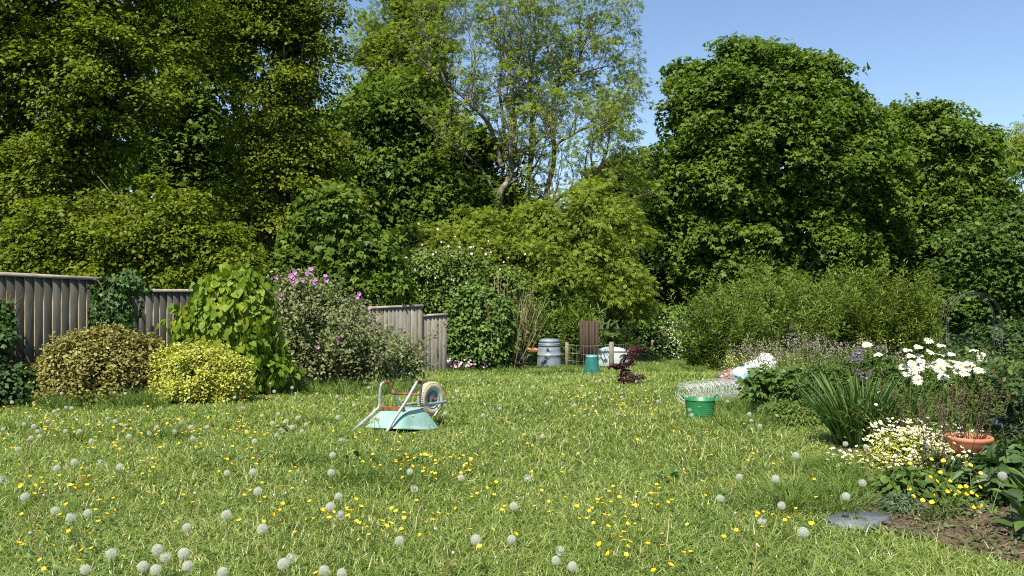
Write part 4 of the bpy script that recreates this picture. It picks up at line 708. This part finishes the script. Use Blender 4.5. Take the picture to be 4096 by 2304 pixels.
# pots with their plants
TERR = mat('terracotta', [(.32,.11,.05),(.42,.155,.075),(.48,.21,.12)], .8, 6, bump=.1)
pb = gp(3875, 6.2); pot = thing('terracotta_pot', 'terracotta pot with a rolled rim', 'pot', pb); pot.scale = (.95,) * 3; t = MB(); lathe(t, [(0,0),(.115,0),(.12,.01),(.15,.22),(.163,.225),(.163,.24),(.171,.245),(.172,.285),(.18,.292),(.18,.312),(.172,.32),(.158,.318),(.15,.29),(.146,.2)], 56); link('body', t.data('body', TERR, True), pot, (0, 0, 0)); t = MB(); lathe(t, [(.149, .235), (.06, .245), (0, .245)], 24); link('soil_fill', t.data('soil_fill', SOIL), pot, (0, 0, 0))
def dead_stalks(label, b, n, h, spread, rr, name='dead_plant', plume=True):
    root = thing(name, label, 'dead plant', b, 'dead brown flower stalks'); P = shoots(b, n, h, spread, .05, rr); t = MB(); stem_tubes(t, P, .0035); t.build('stem', DEAD, root)
    if plume: f = MB(); leaf_stems(f, P, 40, .016, 'kite', .55, ang=1., off=.025); f.build('dried_seed_heads', DEAD, root)  # seed heads: small dry flakes along the upper stalks
dead_stalks('brown dried-up plant standing in the terracotta pot', pb + [0, 0, .24], 14, .55, .2, .08)
dead_stalks('group of bare brown stalks in front of the terracotta pot', gp(3760, 5.9), 12, .72, .14, .16)
dead_stalks('few thin brown stalks rising from the white flower mound', gp(3660, 6.4), 7, .7, .1, .12)
GLZ = mat('dark_glaze', [(.008,.012,.025),(.014,.02,.035),(.03,.035,.05)], .12, 3)
pb2 = gp(4095, 6.75); pot = thing('glazed_pot', 'wide dark blue glazed pot at the very edge of the border', 'pot', pb2); t = MB(); lathe(t, [(0,0),(.16,0),(.2,.06),(.24,.2),(.25,.285),(.265,.3),(.265,.32),(.25,.328),(.235,.315),(.225,.25)], 56); link('body', t.data('body', GLZ, True), pot, (0, 0, 0)); t = MB(); lathe(t, [(.228, .26), (.1, .265), (0, .265)], 24); link('soil_fill', t.data('soil_fill', SOIL), pot, (0, 0, 0))
shoot_plant('potted_shrub', 'twiggy leafy shrub growing in the dark glazed pot', 'shrub', pb2 + [0, 0, .26], 46, .85, .5, 34, .055, 'oval', NETT, RSTEM, r=.005, root_r=.1, bow=.15, t0=.2, off=.04, hj=.4)
shoot_plant('tall_border_shrub', 'taller leafy shrub behind the glazed pot', 'shrub', gp(4060, 8.6), 60, 1.05, .5, 40, .06, 'oval', BORD, RSTEM, r=.005, root_r=.25, t0=.15, off=.04, hj=.45)
# poached-egg mound
egg, Ce, Oe = mound('poached_egg_plant', 'spreading mound of small white flowers with yellow centres', 'flower mound', [(3620,1840,170,75),(3480,1865,110,42),(3410,1880,80,28),(3750,1835,120,70),(3600,1790,120,55),(3850,1870,70,50,-.35),(3560,1900,120,30)], 6.5, EGGF, 3640, 150, .08, 6, 9, .07, .035, 'lance', squash=.9, up=.6, fill=.8)
EF, _ = flower_mesh('flower', [WHITE], 5, .0145, 2., cup=.35); ED = MB(); lathe(ED, [(0, .0045), (.006, .0035), (.0085, .001), (.004, -.003)], 8); EDM = ED.data('centre', CREAM, True)
n = 1700; i = R.integers(len(Ce), size=n); Pf = Ce[i] + Oe[i] * .03 + .055 * R.standard_normal((n, 3)) + [0, 0, .03]; o = np.argsort(Pf[:, 1]); Pf = Pf[o]; rest = MB(); V, F = LEAF['oval']
fl = [flower_mesh('flower', [WHITE], 5, .0145, 2., cup=.35)[0] for _ in range(1)][0]
fv_ = np.array([v.co[:] for v in fl.vertices]); ff = np.array([p.vertices[:] for p in fl.polygons]); dv = np.array([v.co[:] for v in EDM.vertices]); df = np.array([p.vertices[:] for p in EDM.polygons])
for k in range(n):
    rot = face((.35 * R.standard_normal(), -.35 + .3 * R.standard_normal(), 1))
    if k < 100: fo = link('flower', EF, egg, Pf[k] - np.array(egg.location), rot, float(R.uniform(.9, 1.25))); link('centre', EDM, fo, (0, 0, .001))
    else: Mx = np.array(rot.to_matrix()) * R.uniform(.9, 1.25); rest.add(fv_ @ Mx.T + Pf[k], ff, .6, 0); rest.add(dv @ Mx.T + Pf[k], df, .5, 1)
o = rest.build('flowers', [WHITE, CREAM], egg); o['kind'] = 'stuff'
# front of the border
mound('geum_clump', 'dark green toothed leaves around the tall buttercups', 'plant', [(3700,1960,150,60),(3830,1960,110,70),(3620,1950,70,50),(3900,2020,90,50),(3780,2030,110,35),(3990,2060,90,40)], 5.65, BORD, 3740, 130, .1, 6, 7, .085, .065, 'oval', up=.55, fill=.6, fsize=1.3)
mound('cranesbill_plant', 'small grey-green cushion of finely cut leaves behind the slate', 'plant', [(3590,2020,80,38),(3540,2040,50,25)], 5.3, GREY, 3590, 40, .05, 6, 10, .05, .03, 'lance', up=.5, fill=.6)
mound('cranesbill_plant', 'tiny tuft of finely cut leaves in front of the slate', 'plant', [(3440,2100,50,22)], 4.95, GREY, 3440, 16, .04, 6, 9, .04, .024, 'lance', up=.5, fill=.6)
sh, P = shoot_plant('lily_clump', 'leafy upright green plants in front of the glazed pot', 'plant', gp(4050, 5.7), 22, .3, .3, 40, .1, 'lance', GREY, STEM, r=.005, root_r=.3, t0=.2, ang=1.)
mound('peony_plant', 'dense dark green foliage beside the upright leafy plants', 'plant', [(4020,1900,120,60),(4130,1860,120,90),(4040,2000,90,40)], 5.5, NETT, 4060, 50, .1, 6, 7, .09, .09, 'oval', up=.5)
tbp = gp(3760, 5.15); tall = thing('meadow_buttercup', 'tall branching buttercup with glossy yellow flowers over the bare soil', 'buttercup', tbp); BC, _ = flower_mesh('flower', [YEL], 5, .0155, 1.9, cup=.55); t = MB(); lf = MB(); LS = []
for k, (x, y) in enumerate([(1195,455),(1385,418),(1490,430),(1465,532),(1375,575),(1433,612),(1550,612),(1187,683),(1225,745),(1305,782),(1390,797),(1415,738),(1525,705),(1555,692),(1600,740),(1625,708),(1640,662),(1690,658),(1730,470),(1820,543),(1790,607),(1815,665),(1695,730),(1740,715),(1785,740),(1760,845),(1820,828),(1810,898),(1805,982),(1855,1025),(1748,1018),(1970,1030)]):
    d = 5. + .3 * R.random(); p = at(3100 + x / 2.216, 1650 + y / 2.216, d); link('flower', BC, tall, p - tbp, face((.4 * R.standard_normal(), -.7, .8)), float(R.uniform(.9, 1.2)))
    gg = gp(3700 + (k % 5) * 40, 5.05 + .03 * (k % 4)); LS.append(smooth_line([gg, gg * .5 + p * .5 + .02 * R.standard_normal(3), p - [0, 0, .002]], 9)); tubes(t, [LS[-1]], [.0016], 4, tint=R.random())
leaf_stems(lf, np.array(LS), 7, .05, 'lance', 0, ang=.9); t.build('stem', STEM, tall); lf.build('foliage', BORD, tall)
bl = gp(4100, 4.75); root = thing('foxglove_plant', 'broad-leaved plant with long drooping leaves at the near corner of the border', 'plant', bl); t = MB(); n = 15; th = R.random(n) * 6.28; A = np.stack([np.cos(th), np.sin(th), .25 + .9 * R.random(n)], -1); leaves(t, bl + np.stack([0 * th, 0 * th, .02 + .3 * R.random(n)], -1), A, np.tile([0, -.2, 1.], (n, 1)) + .3 * R.standard_normal((n, 3)), R.uniform(.1, .17, n), 'oval')
LEAF['broad'] = ([(0,0,0),(.13,.2,.03),(.17,.5,.04),(.1,.8,0),(0,1,-.12),(-.1,.8,0),(-.17,.5,.04),(-.13,.2,.03),(0,.5,-.02),(0,.25,-.01),(0,.75,-.04)], [(0,1,9),(1,2,8),(1,8,9),(2,3,10),(2,10,8),(3,4,10),(4,5,10),(5,6,8),(5,8,10),(6,7,9),(6,9,8),(7,0,9)])
pts = np.array([bl + [-.02, 0, .05], bl + [-.03, 0, .2], bl + [.0, -.02, .1], bl + [-.02, -.05, .03], bl + [.05, 0, .3]]); leaves(t, pts, np.array([[-1, -.1, .35], [-.8, .1, .5], [-.7, -.6, .0], [-.3, -1, .1], [-.9, .2, .9]]), np.array([[.2, -.4, 1], [.3, -.3, 1], [0, 0, 1], [0, .2, 1], [.5, -.5, 1.]]), np.array([.2, .19, .2, .18, .18]), 'broad', R.random(5)); t.build('foliage', BORD, root); t = MB(); tubes(t, [np.array([bl, bl + [.01, 0, .2], bl + [.03, 0, .55]])], [.008], 6); t.build('stem', DEAD, root)
SLATE = mat('slate', [(.06,.066,.075),(.1,.11,.122),(.17,.175,.18)], .6, 7, bump=.3); b = gp(3428, 4.98, .02); n = 11; th = np.arange(n) * 6.283 / n + .25 * R.random(n); rr = 1.04 + .16 * np.sin(2 * th + .6) + .09 * R.standard_normal(n); ring = np.stack([np.cos(th) * .19 * rr, np.sin(th) * .16 * rr, .012 * np.cos(th)], -1)
V = np.concatenate([b + ring, b + ring * .96 + [0, 0, .03], b + ring * .0 + [0, 0, .034]]); q = np.arange(n); q2 = (q + 1) % n; F = np.concatenate([np.stack([q, q2, q2 + n], -1), np.stack([q, q2 + n, q + n], -1), np.stack([q + n, q2 + n, q2 + 2 * n], -1)]); tag(MB().add(V, F).build('slate_slab', SLATE), 'flat grey slate lying at the edge of the bare soil', 'stone')
t = MB(); n = 260; x = R.uniform(2.3, 3.6, n); y = R.uniform(4.3, 5.4, n); k = inpoly(x, y, BED); x, y = x[k], y[k]; n = len(x); a = R.random(n) * 6.28; ln = R.uniform(.04, .16, n); D = np.stack([np.cos(a), np.sin(a), .08 * R.standard_normal(n)], -1); blades(t, np.stack([x, y, gz(x, y) + .03], -1), D, ln, R.uniform(.002, .006, n), .05 * np.ones(n), 2); tag(t.build('litter', STRAW), 'dry straw and dead stems strewn over the bare soil', 'straw', kind='stuff')
t = MB(); n = 2200; x = R.uniform(2.1, 3.8, n); y = R.uniform(4.1, 5.6, n); k = inpoly(x, y, BED); x, y = x[k], y[k]; n = len(x); leaves(t, np.stack([x, y, gz(x, y) + .02 + .03 * R.random(n)], -1), R.standard_normal((n, 3)) * [1, 1, .5], np.tile([0, -.2, 1.], (n, 1)) + .5 * R.standard_normal((n, 3)), R.uniform(.015, .04, n), 'oval'); tag(t.build('weeds', leaf_mat('reddish_weed', [(.1,.05,.035),(.08,.11,.035),(.11,.17,.05)], .2)), 'low reddish and green weeds scattered over the bare soil', 'weeds', kind='stuff')
# ---------------------------------------------------------------- grass
def pressed(x, y):                                       # grass squashed flat under and just before the barrow
    u = (x + 1.593) * .6 + (y - 8.422) * .8; v = (x + 1.593) * .8 - (y - 8.422) * .6
    return np.where((u > .15) & (u < 1.15) & (v > -.4) & (v < .62), .3, 1.)
def lawn(n, d0, d1, pw, hfun, wid, name, mt, label, seg=2, side=1.0, poly_skip=True):
    u = R.random(n); d = (d0 ** (1 - pw) + u * (d1 ** (1 - pw) - d0 ** (1 - pw))) ** (1 / (1 - pw)); x = (2 * R.random(n) - 1) * (.66 * d + side)
    k = np.ones(n, bool)
    if poly_skip: k &= ~inpoly(x, d, BED) | (R.random(n) < .03)
    lx = -6.2 + (d - 13.5) * .6 - .5; k &= (x > lx) | (d < 8) ; x, d = x[k], d[k]; n = len(x)
    h = hfun(x, d) * pressed(x, d) * R.uniform(.55, 1.25, n); a = R.random(n) * 6.283; ln = np.abs(.15 + .5 * R.random(n)); D = np.stack([np.cos(a) * ln, np.sin(a) * ln, np.ones(n)], -1)
    t = MB(); blades(t, np.stack([x, d, gz(x, d) - .005], -1), D, h, wid * (.7 + .6 * R.random(n)) * np.clip(d / 6, .8, 2.6),   .3 + .6 * R.random(n), seg, np.clip(.42 + .24 * R.standard_normal(n), 0, 1)); return tag(t.build(name, mt), label, 'grass', kind='stuff')
def hmain(x, y): return .078 + .026 * np.clip(vnoise(x, y, .9, 2), -1, 1) + .018 * np.clip(vnoise(x, y, 2.6), -1, 1) + np.interp(y, [3, 9, 20], [.0, .008, .03])
lawn(215000, 3.0, 13.5, 1.35, hmain,   .0066, 'grass', GRASS, 'sunlit meadow grass covering the near lawn', 3)
lawn(90000, 13.5, 31, 1.2, lambda x, y: hmain(x, y) * 1.1, .0062, 'grass', GRASS, 'meadow grass on the far slope of the lawn', 2, .5)
# longer tufts: along the borders and scattered
tuft = MB()
def tufts(pts, n, L, W, spread=.7, rr=.12, tint=.4):
    for b in pts:
        m = int(n * R.uniform(.7, 1.3)); th = R.random(m) * 6.28; r = np.sqrt(R.random(m)); B = np.array(b) + np.stack([np.cos(th) * r * rr, np.sin(th) * r * rr, 0 * r], -1); D = np.stack([np.cos(th) * r * spread + .15 * R.standard_normal(m), np.sin(th) * r * spread + .15 * R.standard_normal(m), np.ones(m)], -1)
        blades(tuft, B, D, L * R.uniform(.5, 1.15, m), W * R.uniform(.7, 1.3, m), .2 + .4 * R.random(m), 3, np.clip(tint + .2 * R.standard_normal(m), 0, 1))
tufts([gp(p, d) for p, d in zip(R.uniform(150, 700, 26), R.uniform(10.3, 11.1, 26))], 45, .34, .006)
tufts([gp(p, d) for p, d in zip(R.uniform(1080, 1700, 30), R.uniform(12.6, 13.6, 30))], 45, .34, .007, tint=.6)
tufts([gp(p, d) for p, d in zip(R.uniform(1750, 2450, 60), R.uniform(19, 23, 60))], 40, .22, .01, tint=.6)
tufts([gp(p, d) for p, d in zip(R.uniform(2530, 2950, 90), R.uniform(20, 29, 90))], 36, .22, .012, tint=.75)
tufts([gp(p, d) for p, d in ((2197, 22.6), (2160, 22.8), (2230, 22.7), (1260, 9.2), (690, 7.9), (640, 8.1), (1530, 6.2), (1600, 6.1), (1480, 5.9), (1380, 6.0), (1700, 5.95), (1850, 6.4), (1200, 6.7), (820, 6.6), (60, 8.6), (300, 8.0))], 90, .2, .006, .9, .2, .25)
tufts([gp(p, d) for p, d in zip(R.uniform(2860, 3250, 40), R.uniform(8.4, 11.5, 40))], 40, .3, .006, tint=.6)
tufts([gp(p, d) for p, d in zip(R.uniform(3050, 3480, 34), R.uniform(5.2, 6.6, 34))], 50, .22, .006, 1.2, .12, .65)
tufts([gp(p, d) for p, d in zip(R.uniform(2720, 2880, 8), R.uniform(9.2, 9.35, 8))], 30, .13, .005, tint=.6)
tufts([gp(p, d) for p, d in zip(R.uniform(3500, 4300, 40), R.uniform(14, 24, 40))], 36, .4, .01, tint=.5)
tag(tuft.build('tall_grass', TUFT), 'longer tufts of darker grass along the borders and in patches', 'grass', kind='stuff')
t = MB(); n = 420; d = 4.2 + 8 * R.random(n) ** 1.4; x = (2 * R.random(n) - 1) * .62 * d; k = ~inpoly(x, d, BED); x, d = x[k], d[k]; n = len(x); a = R.random(n) * 6.28; D = np.stack([np.cos(a) * .5, np.sin(a) * .5, np.ones(n)], -1); blades(t, np.stack([x, d, gz(x, d)], -1), D, R.uniform(.1, .24, n), np.full(n, .004), .3 * R.random(n), 3, R.random(n)); tag(t.build('dry_stalks', STRAW), 'dry bent stalks poking out of the meadow grass', 'stalks', kind='stuff')
DOCKM = leaf_mat('dock_leaf', [(.03,.07,.018),(.055,.115,.03),(.1,.17,.05)], .2)
for px, d, lab in ((1530, 6.75, 'patch of broad dark dock leaves in front of the wheelbarrow'), (1130, 8.3, 'small broad-leaved weed left of the wheelbarrow'), (2660, 6.2, 'small broad-leaved weed in the open lawn on the tub side')):
    b = gp(px, d); root = thing('dock_plant', lab, 'weed', b, 'broad-leaved weeds in the lawn'); t = MB(); n = 34 if px == 1530 else 14; a = R.random(n) * 6.28; o = np.stack([R.standard_normal(n) * (.16 if n > 20 else .05), R.standard_normal(n) * .06, R.uniform(0, .05, n)], -1)
    leaves(t, b + o, np.stack([np.cos(a), np.sin(a), R.uniform(.2, 1., n)], -1), np.tile([0, -.2, 1.], (n, 1)) + .3 * R.standard_normal((n, 3)), R.uniform(.07, .13, n), 'broad'); t.build('foliage', DOCKM, root)
t = MB(); n = 16000; d = 3.2 + 10 * R.random(n) ** 1.3; x = (2 * R.random(n) - 1) * (.66 * d + .6); k = ~inpoly(x, d, BED) & (vnoise(x, d, 1.1, 4) > .15); x, d = x[k], d[k]; n = len(x); leaves(t, np.stack([x, d, gz(x, d) + R.uniform(.02, .06, n)], -1), R.standard_normal((n, 3)) * [1, 1, .3], np.tile([0, 0, 1.], (n, 1)) + .35 * R.standard_normal((n, 3)), R.uniform(.018, .034, n), 'heart'); tag(t.build('clover', leaf_mat('clover_leaf', [(.05,.1,.025),(.09,.16,.045),(.15,.22,.07)], .25)), 'clover and small broad leaves mixed into the lawn', 'clover', kind='stuff')
# ---------------------------------------------------------------- dandelion clocks and buttercups
def clock_mesh(n, half=False, bald=.0):
    mb = MB(); k = np.arange(n) + .5; ph = np.arccos(1 - 2 * k / n); th = math.pi * (1 + 5 ** .5) * k; u = np.stack([np.cos(th) * np.sin(ph), np.sin(th) * np.sin(ph), np.cos(ph)], -1)
    if half: u = u[(u @ nz(np.array([.5, -.3, -.5]))) > -.1]
    if bald: u = u[R.random(len(u)) > bald]
    r0, r1 = .004, .0175; s = nz(np.cross(u, R.standard_normal(u.shape))); n = len(u)
    V = np.stack([u * r0 - s * .00045, u * r0 + s * .00045, u * r1], 1); mb.add(V.reshape(-1, 3), np.arange(n * 3).reshape(-1, 3), .5, 1)
    for a in range(8):
        c = np.cross(u, s); e = nz(u * R.uniform(.3, .8, (n, 1)) + (s * math.cos(a * .785) + c * math.sin(a * .785)) * 1.0); w_ = nz(np.cross(e, u)); b = u * r1
        V = np.stack([b - w_ * .00035, b + w_ * .00035, b + e * .0105 + w_ * .00028, b + e * .0105 - w_ * .00028], 1); F = (np.arange(n)[:, None, None] * 4 + np.array([[0, 1, 2], [0, 2, 3]])).reshape(-1, 3); mb.add(V.reshape(-1, 3), F, .7, 0)
    lathe(mb, [(0, .007), (.005, .0055), (.0075, 0), (.006, -.005), (0, -.009)], 8, tint=.8, m=1 if not bald else 0)
    return mb.data('seed_head', [PAP, SEED])
CL = [clock_mesh(120), clock_mesh(95), clock_mesh(110, True), clock_mesh(110, False, .6)]
STM = []
for k in range(4):
    t = MB(); bx, by = .05 * R.standard_normal(2); tubes(t, [smooth_line([(bx, by, 0), (bx * .7, by * .6, .4), (bx * .2, by * .2, .8), (0, 0, 1)], 8)], [np.linspace(.003, .0022, 8)], 5, tint=.3 + .2 * k); t.V[-1][:, :2] = t.V[-1][:, :2]; STM.append(t.data('stem', RSTEM if k % 2 else STEM, True))
def where(px, d):
    if d < 4.3: return 'at the very front of the meadow'
    if px > 3000: return 'beside the flower border'
    if d < 6.2: return ('near the front, on the nettle side' if px < 1000 else 'near the front, in the middle of the lawn' if px < 2200 else 'near the front, towards the slate')
    if d < 9.6: return ('in front of the golden and bronze shrubs' if px < 1150 else 'around the upturned wheelbarrow' if px < 2000 else 'between the wheelbarrow and the green tub')
    if d < 14: return ('at the foot of the border shrubs by the fence' if px < 1500 else 'beyond the wheelbarrow, in mid lawn' if px < 2500 else 'around the green tub and wire roll')
    return 'on the far slope towards the compost bin'
hd = [(138,1285),(221,1291),(63,1250),(8,1206),(187,1163),(143,1178),(252,1164),(302,1175),(280,1394),(215,1433),(396,1383),(416,1400),(462,1393),(472,1424),(360,1425),(392,1434),(560,1440),(713,1419),(733,1403),(815,1435),(860,1442),(831,1275),(852,1249),(857,1296),(833,1189),(837,1145),(571,1190),(636,1188),(649,1236),(1031,1187),(1043,1228),(1160,1202),(1293,1274),(1287,1357),(1197,1358),(1409,1385),(1399,1410),(1327,1203),(1813,1253),(1917,1309),(2021,1339),(1966,1272),(2128,1249),(2002,1146),(2127,1117),(2178,1125),(1951,1205),(2522,1197),(2170,1215),(470,1327),(1005,1360),(660,1330),(570,1295),(1440,1425),(180,1300),(1860,1200),(60,1067),(85,1073),(100,1098),(78,1102),(166,1025),(180,1027),(137,1035),(200,1085),(75,1048),(8,1080),(120,1060),(95,1085),(290,1060),(250,1065),(310,1070),(325,1098),(270,1052),(395,1075),(375,1090),(440,1085),(485,1103),(455,1060),(520,1075),(560,1040),(480,1075),(288,988),(315,990),(222,992),(155,990),(165,1085),(700,1042),(708,1080),(735,1075),(685,1065),(695,1095),(720,1060),(748,1052),(760,1085),(770,1068),(790,1020),(640,962),(680,965),(690,985),(735,975),(745,990),(610,1025),(660,1045),(590,1000),(850,1050),(860,1105),(848,998),(928,975),(925,1000),(830,940),(815,935),(935,1060),(943,1052),(950,1055),(890,1020),(1120,1040),(1140,1000),(1150,985),(1215,1045),(1258,1028),(1230,970),(1300,960),(1340,975),(1375,1015),(1290,1077),(1365,1098),(1400,985),(1445,1020),(1480,945),(1500,960),(1555,975),(1563,1000),(1600,960),(1655,1010),(1555,1040),(1650,985),(1510,1000),(1470,1045),(1740,1045),(1735,1030),(1770,1012),(1830,1010),(1890,1058),(1885,1042),(1912,1072),(1955,1045),(1880,990),(1862,975),(1848,962),(1250,950),(1180,945),(1215,935),(1330,945),(1410,930),(1030,940),(1010,935),(1060,955),(540,985),(30,1012),(45,1130),(230,1110),(640,1110)]
k_ = 0
DG = 'dandelion clocks in the lawn'
for x, y in hd:
    px, py = x * 1.59, y * 1.59; near = y > 1130; up = float(R.uniform(.17, .27)) if near else float(R.uniform(.15, .3)); d = depth_of(px, py, up); p = at(px, py, d); v = R.choice(4, p=[.42, .33, .15, .1]); zone = where(px, d)
    kind = ('full white dandelion clock', 'round greyish dandelion clock', 'half-blown dandelion clock', 'thin, mostly blown dandelion clock')[v]
    root = thing('dandelion', f'{kind} {zone}', 'dandelion', (float(p[0]), float(p[1]), float(p[2] - up)), DG); s = float(R.uniform(.85, 1.08)) * (1.08 if near else .88)
    link('seed_head', CL[v], root, (0, 0, up), (float(.4 * R.standard_normal()), float(.4 * R.standard_normal()), float(6 * R.random())), s); link('stem', STM[k_ % 4], root, (0, 0, 0), (0, 0, float(6 * R.random())), (1, 1, up)); k_ += 1
BS = 'bare dandelion stalks in the lawn'; t = MB(); lathe(t, [(0, .006), (.005, .005), (.0065, 0), (.004, -.006), (0, -.008)], 8); BUT = t.data('receptacle', WHITE, True)
for k, (x, y) in enumerate(((75,1340),(1700/2.366+0,1240),(1300,1250),(505,1180),(490,1240),(1095,1330),(1140,1390),(1370,1060),(1465,1000),(1130,1010),(1590,930),(210,1165),(455,1210),(690,1245),(985,1130),(1270,1160),(1600,1250),(1720,1180),(1850,1290),(1905,1370),(110,1245),(330,1140),(560,1130),(770,1210))):
    px, py = x * 1.59, y * 1.59; up = float(R.uniform(.15, .27)); d = depth_of(px, py, up); p = at(px, py, d); root = thing('dandelion_stalk', 'bare brown dandelion stalk ' + where(px, d), 'dandelion', (float(p[0]), float(p[1]), float(p[2] - up)), BS)
    link('stem', STM[(1, 3)[k % 2]], root, (0, 0, 0), (0, 0, float(6 * R.random())), (1.3, 1.3, up)); link('receptacle', BUT, root, (0, 0, up))
def butter_mesh(h):
    mb = MB(); n = 5; th = np.arange(n) * 1.2566; A = np.stack([np.cos(th), np.sin(th), .55 + 0 * th], -1); V, F = LEAF['oval']; LEAF['_t'] = (np.array(V) * [1.9, 1, 1], F); leaves(mb, np.tile([0, 0, h], (n, 1)), A, np.stack([-np.cos(th) * .5, -np.sin(th) * .5, 1 + 0 * th], -1), .0145, '_t'); a = len(mb.F)
    tubes(mb, [np.array([(.01, 0, 0), (.004, 0, h * .6), (0, 0, h)])], [.0013], 3, m=1); return mb.data('buttercup', [YEL, STEM])
BM = [butter_mesh(h) for h in (.1, .14, .18)]
bl_ = [(112,1350),(220,1305),(270,1195),(365,1145),(475,1220),(55,1220),(400,1262),(612,1295),(850,1215),(900,1130),(917,995),(760,1045),(360,997),(1150,1210),(1205,1283),(1327,1307),(675,800),(825,805),(917,800),(90,805),(680,722),(1035,737),(1225,737),(1240,755),(1290,757),(975,650),(1055,605),(827,590),(735,558),(668,580),(600,650),(310,680),(2420,885),(2265,935),(2115,1028),(1700,730),(900,838),(90,1180),(285,1075),(360,1135)]
bp_ = [(x / 2.215, 1650 + y / 2.215) for x, y in bl_]
for cx, cy, sx, sy, n in ((500,1720,330,45,120),(850,1690,160,35,60),(1080,1650,120,60,55),(180,1770,180,60,30),(180,1930,200,25,50),(560,1880,90,30,16),(900,1840,250,40,26),(1780,1850,130,35,55),(1620,1830,90,25,30),(1430,2000,40,60,14),(1640,2090,70,35,14),(1500,2115,35,15,10),(1900,2050,200,120,22),(2560,1990,160,35,40),(2300,1960,130,60,24),(2480,2165,12,14,9),(2420,2070,90,20,10),(2420,1730,300,60,40),(2560,1600,130,35,75),(2330,1640,160,50,30),(2900,1780,150,60,16),(2850,1890,130,40,14),(1050,1990,160,60,18),(1180,2060,90,30,14),(2000,1700,400,50,24),(1650,1760,130,20,24),(600,2100,400,100,16),(2600,2200,300,60,9),(3180,2060,60,30,12),(3330,1930,60,60,10),(1300,1600,350,40,20),(3000,2080,80,40,8),(100,1640,140,20,20),(560,1610,60,10,10)):
    for _ in range(n): bp_.append((cx + sx * R.standard_normal(), cy + sy * R.standard_normal()))
rows = []
for px, py in bp_:
    if py < 1560 or py > 2310 or px < -80 or px > 4180: continue
    k = int(R.integers(3)); up = (.1, .14, .18)[k]; d = depth_of(px, py, up); p = at(px, py, d)
    if inpoly(p[0], p[1], BED): continue
    rows.append((d, px, p[0], p[1], p[2] - up, k))
rows.sort(); rest = MB(); bd = [(np.array([v.co[:] for v in m.vertices]), np.array([f.vertices[:] for f in m.polygons]), np.array([f.material_index for f in m.polygons])) for m in BM]
for i, (d, px, x, y, z, k) in enumerate(rows):
    rot = Euler((float(.35 * R.standard_normal()), float(.3 * R.standard_normal()), float(6 * R.random()))); s = float(R.uniform(.85, 1.25))
    if i < 300: o = link('buttercup', BM[k], None, (float(x), float(y), float(z)), rot, s); tag(o, ('short', 'glossy', 'taller')[k] + ' yellow buttercup ' + where(px, d), 'buttercup', 'buttercups in the lawn')
    else:
        V, F, mi = bd[k]; W = V @ np.array(rot.to_matrix()).T * s + [x, y, z]
        for q in (0, 1): rest.add(W, F[mi == q], .5, q)
tag(rest.build('buttercups', [YEL, STEM]), 'drifts of small yellow buttercups farther back in the lawn', 'buttercups', kind='stuff')
